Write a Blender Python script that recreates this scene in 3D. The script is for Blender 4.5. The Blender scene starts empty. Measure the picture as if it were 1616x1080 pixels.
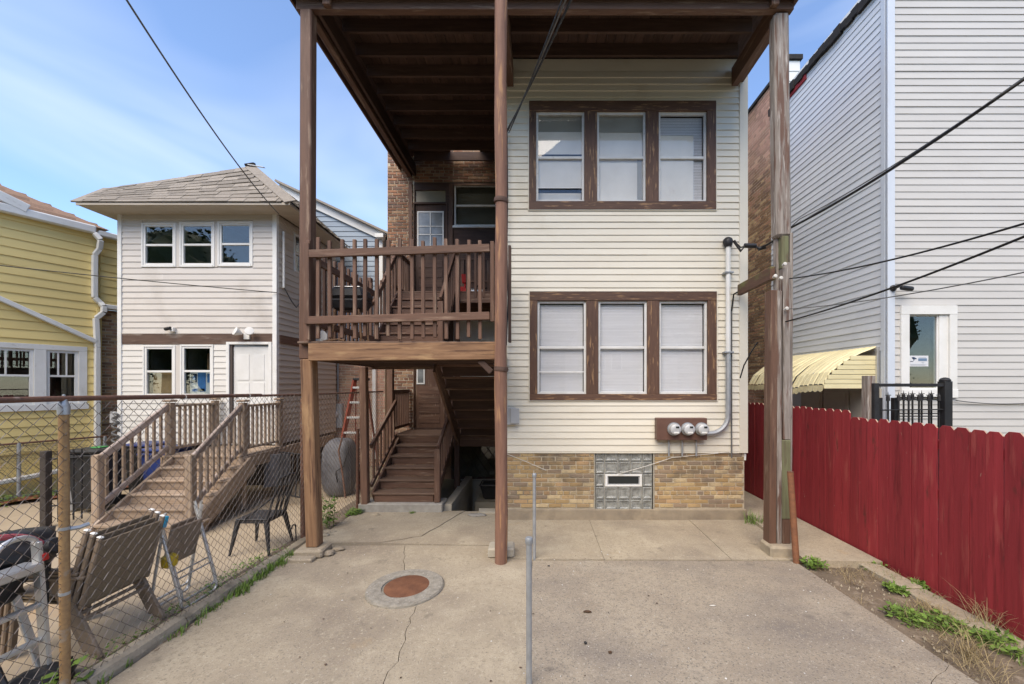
import bpy, bmesh, math, random
from mathutils import Vector as V, Matrix as Mx, Quaternion, noise
random.seed(7)
S = bpy.context.scene
C = S.collection
rad = math.radians
R = random.uniform

# ------------------------------------------------------------------ camera, sky, sun, exposure
H, FPX, CX, CY = 2.1, 640.0, 850.0, 608.0          # eye height, focal length and vanishing point measured in the photograph
cam = bpy.data.cameras.new('camera')
cam.sensor_width = 36
cam.lens = 36 * FPX / 1616
cam.shift_x = -(CX - 808) / 1616
cam.shift_y = (CY - 540) / 1616
cam.clip_end = 2000
co = bpy.data.objects.new('camera', cam)
C.objects.link(co)
co.location = (0, 0, H)
co.rotation_euler = (rad(90), 0, 0)
S.camera = co

SUN_DIR = V((0.25, 0.60, -0.80)).normalized()
w = bpy.data.worlds.new('World')
S.world = w
w.use_nodes = True
nt = w.node_tree
nt.nodes.clear()
out = nt.nodes.new('ShaderNodeOutputWorld')
bg = nt.nodes.new('ShaderNodeBackground')
sky = nt.nodes.new('ShaderNodeTexSky')
sky.sky_type = 'NISHITA'
sky.sun_disc = False
sky.sun_elevation = math.asin(-SUN_DIR.z)
sky.sun_rotation = math.atan2(-SUN_DIR.x, -SUN_DIR.y)
sky.air_density = 1.0
sky.dust_density = 0.1
sky.ozone_density = 3.0
tc = nt.nodes.new('ShaderNodeTexCoord')
mp = nt.nodes.new('ShaderNodeMapping')
mp.inputs['Scale'].default_value = (1.0, 1.0, 3.2)
mp.inputs['Location'].default_value = (1.7, 2.9, 0.35)
n1 = nt.nodes.new('ShaderNodeTexNoise')
n1.inputs['Scale'].default_value = 1.3
n1.inputs['Detail'].default_value = 4
n1.inputs['Roughness'].default_value = 0.55
n1.inputs['Distortion'].default_value = 0.5
mr = nt.nodes.new('ShaderNodeMapRange')
mr.inputs['From Min'].default_value = 0.46
mr.inputs['From Max'].default_value = 0.85
mr.inputs['To Min'].default_value = 0.04
mr.inputs['To Max'].default_value = 0.45
mix = nt.nodes.new('ShaderNodeMix')
mix.data_type = 'RGBA'
CLOUD = (5.0, 5.2, 5.6, 1)
mix.inputs[7].default_value = CLOUD
nt.links.new(tc.outputs['Generated'], mp.inputs[0])
nt.links.new(mp.outputs[0], n1.inputs['Vector'])
nt.links.new(n1.outputs[0], mr.inputs[0])
nt.links.new(mr.outputs[0], mix.inputs[0])
hs = nt.nodes.new('ShaderNodeHueSaturation')
hs.inputs['Saturation'].default_value = 1.06
hs.inputs['Hue'].default_value = 0.503
nt.links.new(sky.outputs[0], hs.inputs['Color'])
nt.links.new(hs.outputs[0], mix.inputs[6])
nt.links.new(mix.outputs[2], bg.inputs[0])
bg.inputs[1].default_value = 0.14
nt.links.new(bg.outputs[0], out.inputs[0])

sl = bpy.data.lights.new('sun', 'SUN')
sl.energy = 2.25
sl.angle = rad(55)
sl.color = (1.0, 0.86, 0.67)
so = bpy.data.objects.new('sun', sl)
C.objects.link(so)
so.location = (-6, -8, 14)
so.rotation_euler = SUN_DIR.to_track_quat('-Z', 'Y').to_euler()

S.view_settings.view_transform = 'Standard'
S.view_settings.look = 'None'
S.view_settings.gamma = 1
S.view_settings.use_curve_mapping = False
S.view_settings.exposure = 1.1

# ------------------------------------------------------------------ helpers
def P(px, py, z):
    """point at depth z that the photograph shows at pixel px, py"""
    return V(((px - CX) / FPX * z, z, H + (CY - py) / FPX * z))
def G(px, py, h=0.0):
    return P(px, py, (H - h) * FPX / (py - CY))

WM = {}
def link(me, name, parent=None, M=None, label=None, cat=None, group=None, kind=None):
    o = bpy.data.objects.new(name, me)
    C.objects.link(o)
    M = M or Mx.Identity(4)
    WM[o] = M
    if parent:
        o.parent = parent
        o.matrix_parent_inverse = WM[parent].inverted()
    o.matrix_basis = M
    tag(o, label, cat, group, kind)
    return o
def tag(o, label=None, cat=None, group=None, kind=None):
    if label: o['label'] = label
    if cat: o['category'] = cat
    if group: o['group'] = group
    if kind: o['kind'] = kind
    return o
def thing(name, label, cat, loc=(0, 0, 0), group=None):
    o = link(None, name, None, Mx.Translation(V(loc)), label, cat, group)
    o.empty_display_size = 0.1
    return o
def copy_tree(src, dM, label=None, parent=None):
    """a moved copy of a thing with copies of its parts (mesh data shared)"""
    c = src.copy()
    C.objects.link(c)
    WM[c] = dM @ WM[src]
    if parent:
        c.parent = parent
        c.matrix_parent_inverse = WM[parent].inverted()
    c.matrix_basis = WM[c]
    if label: c['label'] = label
    for k in [x for x in WM if x.parent == src]:
        copy_tree(k, dM, None, c)
    return c

class MB:
    def __init__(s): s.v, s.f = [], []
    def add(s, vs, fs):
        n = len(s.v)
        s.v += [tuple(x) for x in vs]
        s.f += [[i + n for i in f] for f in fs]
        return s
    def box(s, x0, x1, y0, y1, z0, z1, M=None):
        vs = [V((x, y, z)) for x in (x0, x1) for y in (y0, y1) for z in (z0, z1)]
        if M: vs = [M @ v for v in vs]
        return s.add(vs, [(0, 1, 3, 2), (4, 6, 7, 5), (0, 4, 5, 1), (2, 3, 7, 6), (0, 2, 6, 4), (1, 5, 7, 3)])
    def tube(s, pts, r, n=8, cap=True):
        pts = [V(p) for p in pts]
        rs = r if isinstance(r, (list, tuple)) else [r] * len(pts)
        up, rings = None, []
        for i, p in enumerate(pts):
            t = (pts[min(i + 1, len(pts) - 1)] - pts[max(i - 1, 0)]).normalized()
            if up is None:
                up = V((0, 0, 1)) if abs(t.z) < .9 else V((1, 0, 0))
            a = t.cross(up)
            a = a.normalized() if a.length > 1e-6 else t.orthogonal().normalized()
            up = a.cross(t).normalized()
            rings.append([p + (a * math.cos(k * 2 * math.pi / n) + up * math.sin(k * 2 * math.pi / n)) * rs[i] for k in range(n)])
        vs = [q for g in rings for q in g]
        fs = [(i * n + k, i * n + (k + 1) % n, (i + 1) * n + (k + 1) % n, (i + 1) * n + k) for i in range(len(pts) - 1) for k in range(n)]
        if cap: fs += [tuple(range(n))[::-1], tuple((len(pts) - 1) * n + k for k in range(n))]
        return s.add(vs, fs)
    def lathe(s, prof, n=24, M=None):
        vs = [V((r * math.cos(a), r * math.sin(a), z)) for r, z in prof for a in [2 * math.pi * k / n for k in range(n)]]
        if M: vs = [M @ v for v in vs]
        fs = [(i * n + k, i * n + (k + 1) % n, (i + 1) * n + (k + 1) % n, (i + 1) * n + k) for i in range(len(prof) - 1) for k in range(n)]
        fs += [tuple(range(n))[::-1], tuple((len(prof) - 1) * n + k for k in range(n))]
        return s.add(vs, fs)
    def prism(s, poly, d0, d1, M=None):
        """poly in local x,z, extruded along y"""
        n = len(poly)
        vs = [V((x, d, z)) for d in (d0, d1) for x, z in poly]
        if M: vs = [M @ v for v in vs]
        return s.add(vs, [tuple(range(n)), tuple(range(2 * n - 1, n - 1, -1))] + [(i, i + n, (i + 1) % n + n, (i + 1) % n) for i in range(n)])
    def mesh(s, name, m, smooth=False, bevel=0):
        me = bpy.data.meshes.new(name)
        me.from_pydata(s.v, [], s.f)
        bm = bmesh.new()
        bm.from_mesh(me)
        bmesh.ops.recalc_face_normals(bm, faces=bm.faces)
        if bevel:
            bmesh.ops.bevel(bm, geom=[e for e in bm.edges if e.is_manifold and e.calc_face_angle(0) > .5], offset=bevel, segments=1, affect='EDGES')
        bm.to_mesh(me)
        bm.free()
        me.materials.append(m)
        if smooth:
            me.polygons.foreach_set('use_smooth', [True] * len(me.polygons))
            try: me.set_sharp_from_angle(angle=rad(40))
            except Exception: pass
        return me
    def build(s, name, m, parent=None, smooth=False, bevel=0, **k):
        return link(s.mesh(name, m, smooth, bevel), name, parent, None, **k)

_bc = {}
def box_mesh(L, W, T, m, bev):
    key = (round(L, 4), round(W, 4), round(T, 4), m.name, bev)
    if key not in _bc:
        _bc[key] = MB().box(-L / 2, L / 2, -W / 2, W / 2, -T / 2, T / 2).mesh('board', m, bevel=bev)
    return _bc[key]
def beam(name, p, q, wd, ht, m, parent=None, bev=0.004, up=(0, 0, 1), **k):
    """a timber from p to q (centre line); its grain runs along local X"""
    p, q = V(p), V(q)
    x = (q - p).normalized()
    u = V(up)
    if abs(x.dot(u)) > .98: u = V((0, 1, 0))
    y = u.cross(x).normalized()
    z = x.cross(y)
    M = Mx((x, y, z)).transposed().to_4x4()
    M.translation = (p + q) / 2
    return link(box_mesh((q - p).length, wd, ht, m, bev), name, parent, M, **k)
def box(name, x0, x1, y0, y1, z0, z1, m, parent=None, bev=0.003, **k):
    d = (x1 - x0, y1 - y0, z1 - z0)
    c = V(((x0 + x1) / 2, (y0 + y1) / 2, (z0 + z1) / 2))
    bev = min(bev, min(d) * .3)
    if d[0] >= d[1] and d[0] >= d[2]: Rm, dd = Mx.Identity(4), d
    elif d[1] >= d[2]: Rm, dd = Mx.Rotation(rad(90), 4, 'Z'), (d[1], d[0], d[2])
    else: Rm, dd = Mx.Rotation(rad(-90), 4, 'Y'), (d[2], d[1], d[0])
    return link(box_mesh(*dd, m, bev), name, parent, Mx.Translation(c) @ Rm, **k)
def tube(name, pts, r, m, parent=None, n=8, **k):
    return MB().tube(pts, r, n).build(name, m, parent, smooth=True, **k)
def arc(c, r, a0, a1, ax, ay, n=10):
    c, ax, ay = V(c), V(ax), V(ay)
    return [c + (ax * math.cos(rad(a0 + (a1 - a0) * i / n)) + ay * math.sin(rad(a0 + (a1 - a0) * i / n))) * r for i in range(n + 1)]
def sag(p, q, s, n=24):
    p, q = V(p), V(q)
    return [p.lerp(q, i / n) - V((0, 0, s * 4 * (i / n) * (1 - i / n))) for i in range(n + 1)]

# ------------------------------------------------------------------ materials
def mat(name, c1, c2=None, scale=(4, 4, 4), rough=.7, bump=0., bscale=None, rnd=.1, patch=(), metal=0., spec=.3, detail=6, tints=None, lo=.35, hi=.65):
    m = bpy.data.materials.new(name)
    m.use_nodes = True
    t = m.node_tree
    N, L = t.nodes, t.links
    b = N['Principled BSDF']
    b.inputs['Roughness'].default_value = rough
    b.inputs['Metallic'].default_value = metal
    b.inputs['Specular IOR Level'].default_value = spec
    c = N.new('ShaderNodeTexCoord'); oi = N.new('ShaderNodeObjectInfo'); ge = N.new('ShaderNodeNewGeometry')
    ad = N.new('ShaderNodeMath'); L.new(oi.outputs['Random'], ad.inputs[0]); L.new(ge.outputs['Random Per Island'], ad.inputs[1])
    fr = N.new('ShaderNodeMath'); fr.operation = 'FRACT'; L.new(ad.outputs[0], fr.inputs[0])
    off = N.new('ShaderNodeVectorMath'); off.operation = 'MULTIPLY_ADD'
    L.new(fr.outputs[0], off.inputs[0]); off.inputs[1].default_value = (37, 53, 71); L.new(c.outputs['Object'], off.inputs[2])
    def nz(sc, det=6, world=False, ro=.6):
        mp = N.new('ShaderNodeMapping'); mp.inputs['Scale'].default_value = sc
        L.new(ge.outputs['Position'] if world else off.outputs[0], mp.inputs[0])
        n = N.new('ShaderNodeTexNoise'); n.inputs['Scale'].default_value = 1; n.inputs['Detail'].default_value = det; n.inputs['Roughness'].default_value = ro
        L.new(mp.outputs[0], n.inputs['Vector'])
        return n.outputs[0]
    def rng(s, a, bb):
        r = N.new('ShaderNodeMapRange'); r.inputs['From Min'].default_value = a; r.inputs['From Max'].default_value = bb
        L.new(s, r.inputs[0]); return r.outputs[0]
    def mx(f, a, bb):
        x = N.new('ShaderNodeMix'); x.data_type = 'RGBA'
        L.new(f, x.inputs[0])
        for i, q in ((6, a), (7, bb)):
            if isinstance(q, tuple): x.inputs[i].default_value = (*q, 1)
            else: L.new(q, x.inputs[i])
        return x.outputs[2]
    c2 = c2 or tuple(x * .85 for x in c1)
    base = c1
    if tints:
        cr = N.new('ShaderNodeValToRGB'); cr.color_ramp.interpolation = 'CONSTANT'
        L.new(fr.outputs[0], cr.inputs[0])
        e = cr.color_ramp.elements
        while len(e) < len(tints): e.new(0.5)
        for i, q in enumerate(tints):
            e[i].position = i / len(tints); e[i].color = (*q, 1)
        base = mx(rng(nz(scale, detail), lo, hi), cr.outputs[0], c2)
        x = base.node
        fm = N.new('ShaderNodeMath'); fm.operation = 'MULTIPLY'; fm.inputs[1].default_value = .45
        L.new(x.inputs[0].links[0].from_socket, fm.inputs[0]); L.new(fm.outputs[0], x.inputs[0])
    else:
        base = mx(rng(nz(scale, detail), lo, hi), c1, c2)
    for pc in patch:
        base = mx(rng(nz(pc[1], 7, len(pc) > 4 and pc[4]), pc[2], pc[3]), base, pc[0])
    if rnd:
        hv = N.new('ShaderNodeHueSaturation')
        r2 = N.new('ShaderNodeMapRange'); r2.inputs['To Min'].default_value = 1 - rnd; r2.inputs['To Max'].default_value = 1 + rnd
        L.new(fr.outputs[0], r2.inputs[0]); L.new(r2.outputs[0], hv.inputs['Value']); L.new(base, hv.inputs['Color'])
        base = hv.outputs[0]
    L.new(base, b.inputs['Base Color'])
    if bump:
        bp = N.new('ShaderNodeBump'); bp.inputs['Strength'].default_value = bump; bp.inputs['Distance'].default_value = .01
        L.new(nz(bscale or scale, 8), bp.inputs['Height']); L.new(bp.outputs[0], b.inputs['Normal'])
    return m
def glass_mat(name, ior=1.6, tint=(1, 1, 1)):
    m = bpy.data.materials.new(name); m.use_nodes = True
    N, L = m.node_tree.nodes, m.node_tree.links
    N.remove(N['Principled BSDF'])
    lw = N.new('ShaderNodeLayerWeight'); lw.inputs[0].default_value = .5
    pw = N.new('ShaderNodeMath'); pw.operation = 'POWER'; pw.inputs[1].default_value = 5
    L.new(lw.outputs['Facing'], pw.inputs[0])
    f = N.new('ShaderNodeMapRange'); f.inputs['To Min'].default_value = ((ior - 1) / (ior + 1)) ** 2
    L.new(pw.outputs[0], f.inputs[0])
    tr = N.new('ShaderNodeBsdfTransparent'); tr.inputs[0].default_value = (*tint, 1)
    gl = N.new('ShaderNodeBsdfGlossy'); gl.inputs['Roughness'].default_value = 0.004
    nz = N.new('ShaderNodeTexNoise'); nz.inputs['Scale'].default_value = 2.5; nz.inputs['Detail'].default_value = 1
    bp = N.new('ShaderNodeBump'); bp.inputs['Strength'].default_value = .012; bp.inputs['Distance'].default_value = .02
    tcn = N.new('ShaderNodeTexCoord'); L.new(tcn.outputs['Object'], nz.inputs['Vector'])
    L.new(nz.outputs[0], bp.inputs['Height']); L.new(bp.outputs[0], gl.inputs['Normal'])
    mxs = N.new('ShaderNodeMixShader')
    L.new(f.outputs[0], mxs.inputs[0]); L.new(tr.outputs[0], mxs.inputs[1]); L.new(gl.outputs[0], mxs.inputs[2])
    L.new(mxs.outputs[0], N['Material Output'].inputs[0])
    return m

WG = (2.2, 26, 26)      # wood grain: long along local X
cream = mat('cream vinyl', (.73, .69, .585), (.68, .635, .53), (1, 3, 3), .45, rnd=.03, patch=[((.52, .45, .32), (.7, .7, .9), .60, .85, True)])
greyv = mat('grey vinyl', (.62, .585, .54), (.57, .535, .49), (1, 3, 3), .5, rnd=.03, patch=[((.42, .38, .33), (.9, .9, .7), .58, .85, True)])
greyw = mat('pale grey vinyl', (.56, .548, .522), (.52, .508, .485), (1, 3, 3), .5, rnd=.03, patch=[((.45, .44, .43), (.5, .5, .6), .62, .9, True)])
bluev = mat('pale blue vinyl', (.66, .69, .73), (.60, .63, .67), (1, 3, 3), .5, rnd=.03, patch=[((.42, .44, .47), (.5, .5, .4), .55, .85, True)])
bluev2 = mat('blue grey siding', (.36, .43, .50), (.30, .36, .43), (1, 3, 3), .6, rnd=.05)
yellow = mat('yellow clapboard', (.80, .635, .27), (.75, .59, .245), (1, 4, 4), .55, rnd=.05, patch=[((.42, .36, .17), (.8, .8, .8), .62, .85, True)])
white = mat('white painted trim', (.78, .78, .76), (.70, .70, .67), (3, 3, 3), .5, rnd=.03, patch=[((.45, .42, .37), (5, 14, 14), .64, .8)])
alum = mat('white aluminium sash', (.72, .72, .70), (.62, .62, .60), (5, 5, 5), .4, rnd=.03, patch=[((.40, .38, .34), (9, 20, 20), .62, .75)])
brown = mat('brown porch paint', (.165, .092, .062), (.118, .066, .045), WG, .62, bump=.35, bscale=(3, 40, 40), rnd=.14, patch=[((.27, .185, .13), (2, 18, 18), .56, .68), ((.08, .046, .034), (1.6, 20, 20), .60, .70)])
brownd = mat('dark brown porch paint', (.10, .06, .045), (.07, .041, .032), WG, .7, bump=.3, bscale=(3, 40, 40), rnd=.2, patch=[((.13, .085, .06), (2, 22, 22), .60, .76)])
casing = mat('brown casing paint', (.125, .070, .047), (.09, .049, .034), WG, .55, bump=.3, bscale=(3, 40, 40), rnd=.1, patch=[((.30, .18, .095), (4, 34, 34), .57, .64), ((.05, .03, .025), (6, 40, 40), .63, .70)])
polep = mat('peeling reddish pole', (.235, .128, .088), (.17, .09, .063), (26, 26, 2.2), .7, bump=.5, bscale=(34, 34, 3), rnd=.05, patch=[((.36, .20, .105), (22, 22, 2.2), .54, .64), ((.11, .065, .05), (40, 40, 3), .64, .74)])
tan = mat('bare brown timber', (.30, .175, .095), (.20, .11, .06), WG, .7, bump=.4, bscale=(3, 40, 40), rnd=.08, patch=[((.11, .058, .036), (1.3, 26, 26), .54, .64), ((.42, .27, .14), (2, 9, 9), .56, .74), ((.22, .13, .085), (.9, 4, 4), .58, .72)])
greywood = mat('weathered grey timber', (.33, .29, .255), (.19, .16, .138), WG, .9, bump=1.0, bscale=(2.5, 50, 50), rnd=.05, patch=[((.15, .09, .068), (1.4, 20, 20), .52, .60), ((.50, .46, .42), (3, 40, 40), .58, .68), ((.06, .045, .038), (1.2, 44, 44), .64, .70)])
moss = mat('mossy timber', (.19, .20, .105), (.13, .12, .07), WG, .85, bump=.6, bscale=(2.5, 50, 50), rnd=.05, patch=[((.12, .085, .06), (3, 20, 20), .55, .7)])
treadw = mat('worn brown tread', (.20, .13, .092), (.135, .083, .058), WG, .7, bump=.35, bscale=(3, 40, 40), rnd=.12, patch=[((.27, .21, .165), (2.5, 24, 24), .58, .74)])
mossb = mat('brown paint under moss', (.14, .075, .05), (.10, .055, .038), WG, .75, bump=.4, bscale=(3, 40, 40), rnd=.05, patch=[((.17, .17, .06), (2.5, 9, 9), .52, .68)])
deckw = mat('old treated lumber', (.37, .285, .21), (.275, .20, .14), WG, .8, bump=.5, bscale=(3, 44, 44), rnd=.16, patch=[((.42, .36, .31), (2, 16, 16), .56, .76), ((.14, .095, .07), (4, 40, 40), .64, .74)])
railw = mat('greyed handrail', (.40, .33, .29), (.29, .225, .185), WG, .75, bump=.4, bscale=(3, 44, 44), rnd=.08, patch=[((.52, .46, .43), (2, 20, 20), .55, .72)])
redp = mat('red fence stain', (.31, .033, .040), (.25, .025, .031), (1.2, 14, 14), .62, bump=.4, bscale=(2, 40, 40), rnd=.13, patch=[((.36, .075, .065), (1.6, 12, 12), .56, .72), ((.17, .018, .022), (1.5, 22, 22), .54, .70), ((.07, .03, .02), (2.0, 7, 7), .62, .74), ((.36, .20, .15), (9, 30, 30), .68, .74)])
rawcut = mat('raw cut picket end', (.45, .33, .24), None, (20, 20, 20), .8)
fbrick = mat('buff common brick', (.45, .33, .17), (.30, .21, .12), (14, 14, 14), .9, bump=.7, bscale=(40, 40, 40), rnd=.16, tints=[(.47, .33, .16), (.44, .30, .14), (.40, .29, .16), (.50, .37, .19), (.36, .235, .125), (.47, .31, .165), (.27, .20, .14), (.43, .30, .15), (.21, .165, .125), (.50, .40, .24)], patch=[((.15, .12, .09), (2.0, 2.0, 2.4), .52, .70, True), ((.19, .14, .09), (30, 30, 30), .60, .68)])
rbrick = mat('red brown common brick', (.25, .13, .08), (.14, .08, .055), (14, 14, 14), .9, bump=.6, bscale=(40, 40, 40), rnd=.2, tints=[(.33, .175, .105), (.27, .14, .09), (.42, .27, .17), (.22, .12, .08), (.37, .19, .115), (.18, .115, .09)])
nbrick = mat('neighbour brick', (.33, .22, .13), (.24, .15, .09), (14, 14, 14), .9, bump=.5, bscale=(40, 40, 40), rnd=.2, tints=[(.40, .26, .15), (.30, .19, .11), (.46, .30, .18), (.20, .13, .09), (.40, .23, .15), (.48, .35, .20)], patch=[((.54, .33, .25), (.25, .25, .35), .5, .62, True)])
mortar = mat('lime mortar', (.50, .43, .32), (.40, .34, .25), (20, 20, 20), .95, bump=.5, bscale=(60, 60, 60), patch=[((.20, .17, .13), (1.6, 1.6, 2), .55, .75, True)])
concd = mat('dark exposed aggregate concrete', (.375, .318, .24), (.30, .25, .19), (2.6, 2.6, 2.6), .92, bump=.6, bscale=(90, 90, 90), rnd=.03,
           patch=[((.215, .185, .155), (.6, .9, .6), .48, .66, True), ((.27, .228, .175), (24, 24, 24), .50, .66), ((.42, .37, .295), (33, 33, 33), .58, .72), ((.36, .315, .25), (1.2, 1.2, 1.2), .56, .76, True), ((.16, .14, .115), (64, 64, 64), .54, .66), ((.45, .42, .37), (75, 75, 75), .60, .68), ((.14, .12, .10), (2.6, 2.6, 2.6), .62, .76, True)])
mortarl = mat('pale mortar', (.64, .56, .43), (.54, .46, .35), (20, 20, 20), .95)
conc = mat('aged concrete', (.425, .362, .265), (.345, .29, .212), (2.1, 2.1, 2.1), .9, bump=.35, bscale=(70, 70, 70), rnd=.035,
           patch=[((.26, .215, .165), (.7, .7, .7), .46, .64, True), ((.32, .27, .195), (22, 22, 22), .50, .66), ((.47, .41, .31), (31, 31, 31), .58, .72), ((.45, .39, .29), (1.5, 1.5, 1.5), .54, .74, True), ((.21, .18, .14), (66, 66, 66), .55, .68), ((.52, .48, .40), (80, 80, 80), .62, .70), ((.17, .145, .11), (3.6, 3.6, 3.6), .62, .76, True), ((.40, .29, .16), (1.1, 1.1, 1.1), .64, .8, True)])
concs = mat('sandy concrete', (.43, .35, .245), (.355, .285, .20), (1.5, 1.5, 1.5), .9, bump=.3, bscale=(60, 60, 60), rnd=.03, patch=[((.40, .25, .12), (.9, .9, .9), .58, .75, True), ((.30, .235, .16), (2, 2, 2), .6, .8, True)])
concg = mat('grey concrete', (.36, .34, .30), (.27, .25, .22), (6, 6, 6), .92, bump=.6, bscale=(45, 45, 45), rnd=.1, patch=[((.20, .18, .15), (3, 3, 3), .6, .75, True)])
concp = mat('old whitewashed concrete', (.40, .365, .30), (.33, .30, .24), (3, 3, 3), .9, bump=.3, bscale=(30, 30, 30))
soil = mat('dry soil', (.20, .155, .11), (.135, .105, .075), (5, 5, 5), 1, bump=.9, bscale=(40, 40, 40), rnd=.0, patch=[((.29, .235, .175), (11, 11, 11), .55, .7)])
mulch = mat('reddish mulch', (.22, .085, .045), (.12, .05, .03), (30, 30, 30), 1, bump=1, bscale=(50, 50, 50), rnd=.2)
earth = mat('bare ground', (.17, .15, .10), (.12, .11, .07), (.6, .6, .6), 1, rnd=0)
rust = mat('rusted iron', (.19, .085, .045), (.13, .058, .033), (9, 9, 9), .85, bump=.4, bscale=(60, 60, 60), rnd=.04, patch=[((.10, .05, .035), (4, 4, 4), .6, .75)])
rustp = mat('rusty pipe', (.17, .085, .055), (.11, .06, .045), (14, 30, 30), .75, bump=.2, rnd=.06, patch=[((.30, .25, .21), (5, 9, 9), .64, .75)])
goldp = mat('rust stained post', (.34, .215, .10), (.25, .155, .08), (6, 40, 40), .6, bump=.15, rnd=.0, patch=[((.30, .28, .25), (2.2, 8, 8), .60, .74), ((.15, .08, .045), (20, 20, 20), .68, .74)])
galv = mat('galvanised steel', (.44, .46, .48), (.34, .36, .38), (12, 12, 12), .5, metal=.55, rnd=.06, patch=[((.26, .25, .24), (9, 9, 9), .62, .75)])
wirem = mat('chain link wire', (.105, .075, .058), (.20, .18, .165), (1.3, 1.3, 1.3), .55, metal=.5, rnd=.2)
iron = mat('black iron', (.018, .018, .02), (.03, .03, .032), (8, 8, 8), .5, rnd=.1)
blackp = mat('black plastic', (.02, .02, .022), (.035, .035, .037), (6, 6, 6), .42, rnd=.1, bump=.1)
rubber = mat('black cable', (.014, .014, .015), None, (6, 6, 6), .5)
greycab = mat('grey cable', (.14, .14, .14), None, (6, 6, 6), .6)
greyplas = mat('grey plastic', (.44, .45, .46), (.40, .41, .42), (5, 5, 5), .45, rnd=.03)
tarp = mat('grey tarpaulin', (.15, .15, .16), (.09, .09, .10), (5, 5, 5), .55, bump=1, bscale=(9, 9, 9), rnd=.03)
bluepl = mat('blue plastic', (.02, .035, .14), (.025, .045, .17), (5, 5, 5), .4)
greenpl = mat('green plastic', (.08, .35, .10), None, (5, 5, 5), .4)
redpl = mat('red plastic', (.55, .03, .025), None, (5, 5, 5), .4)
hosep = mat('faded red hose', (.47, .10, .12), (.40, .09, .10), (9, 9, 9), .5)
orange = mat('orange fibreglass', (.25, .06, .035), (.19, .045, .028), (9, 9, 9), .5)
stake = mat('orange brown stake', (.27, .12, .06), (.20, .09, .05), WG, .7, bump=.3, rnd=0)
alump = mat('bare aluminium', (.62, .62, .61), (.52, .52, .51), (6, 6, 6), .38, metal=.6, rnd=.05, patch=[((.32, .31, .30), (10, 10, 10), .64, .75)])
sling = mat('taupe sling fabric', (.26, .20, .135), (.20, .155, .105), (60, 60, 60), .85, bump=.5, bscale=(220, 220, 220), rnd=.08)
slingf = mat('taupe powder coat', (.25, .19, .14), (.18, .14, .105), (9, 9, 9), .5, rnd=.08)
blindm = mat('white blind slats', (.70, .705, .72), (.65, .655, .67), (2, 2, 2), .6, rnd=.03)
shade = mat('paper shade', (.72, .69, .61), (.64, .61, .53), (2, 2, 2), .8, rnd=.04, patch=[((.55, .48, .40), (2.5, 2.5, 2.5), .62, .8)])
inner = mat('dim room', (.10, .095, .085), (.08, .075, .07), (2, 2, 2), .9)  # dark colour carries the dimness of the rooms behind the glass
shingle = mat('weathered grey shingle', (.30, .265, .22), (.235, .205, .17), (30, 30, 30), .95, bump=.6, bscale=(120, 120, 120), rnd=.2, patch=[((.19, .17, .15), (2.5, 2.5, 2.5), .55, .75, True)])
shingb = mat('brown shingle', (.30, .19, .125), (.22, .14, .095), (30, 30, 30), .95, bump=.6, bscale=(120, 120, 120), rnd=.2)
soffit = mat('tan soffit panel', (.50, .44, .36), (.44, .385, .31), (2, 5, 5), .6, rnd=.05)
cornerb = mat('pale blue corner trim', (.60, .65, .72), (.56, .61, .68), (2, 5, 5), .5, rnd=.02)
tar = mat('black roofing tar', (.02, .019, .018), (.035, .03, .027), (9, 9, 9), .8, bump=.7)
awn = mat('pale yellow aluminium', (.80, .72, .44), (.70, .62, .37), (3, 9, 9), .5, rnd=.06, patch=[((.30, .29, .27), (5, 12, 12), .64, .75)])
leaf = mat('weed leaf', (.16, .25, .045), (.10, .17, .032), (9, 9, 9), .6, rnd=.35)
leafd = mat('dark tree leaf', (.045, .085, .022), (.03, .06, .016), (2, 2, 2), .6, rnd=.35)
straw = mat('dry grass', (.36, .28, .15), (.27, .21, .11), (9, 9, 9), .8, rnd=.25)
board = mat('brown cardboard', (.42, .28, .155), (.36, .24, .13), (5, 5, 5), .85)
paperw = mat('white printed card', (.72, .73, .75), (.68, .69, .72), (3, 3, 3), .5)
printb = mat('blue print', (.05, .15, .42), (.07, .22, .52), (7, 7, 7), .5)
printd = mat('dark print', (.03, .05, .10), None, (7, 7, 7), .5)
meterw = mat('pale meter dome', (.50, .51, .52), (.44, .45, .46), (5, 5, 5), .25, rnd=.02, spec=.5)
dial = mat('dark display', (.03, .035, .035), None, (5, 5, 5), .25)
bulb = mat('frosted lamp', (.72, .72, .70), None, (5, 5, 5), .35)
stonew = mat('chipped white stone', (.62, .60, .56), (.5, .48, .44), (20, 20, 20), .8)
deadleaf = mat('dead leaf', (.10, .055, .03), (.05, .03, .02), (20, 20, 20), .8, rnd=.3)
tanwall = mat('tan siding', (.50, .44, .35), None, (1, 3, 3), .6)
winglass = glass_mat('window glass', 1.55)
darkglass = glass_mat('dark window glass', 1.75, (.86, .89, .88))
blockg = mat('wavy glass block', (.33, .335, .31), (.17, .175, .165), (14, 14, 14), .14, bump=.9, bscale=(38, 38, 38), rnd=.14, spec=.7)
valance = mat('grey drawn shade', (.34, .33, .28), (.28, .27, .23), (3, 3, 3), .8)
dgreen = mat('drawn green shade', (.10, .10, .075), None, (3, 3, 3), .8)

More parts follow.
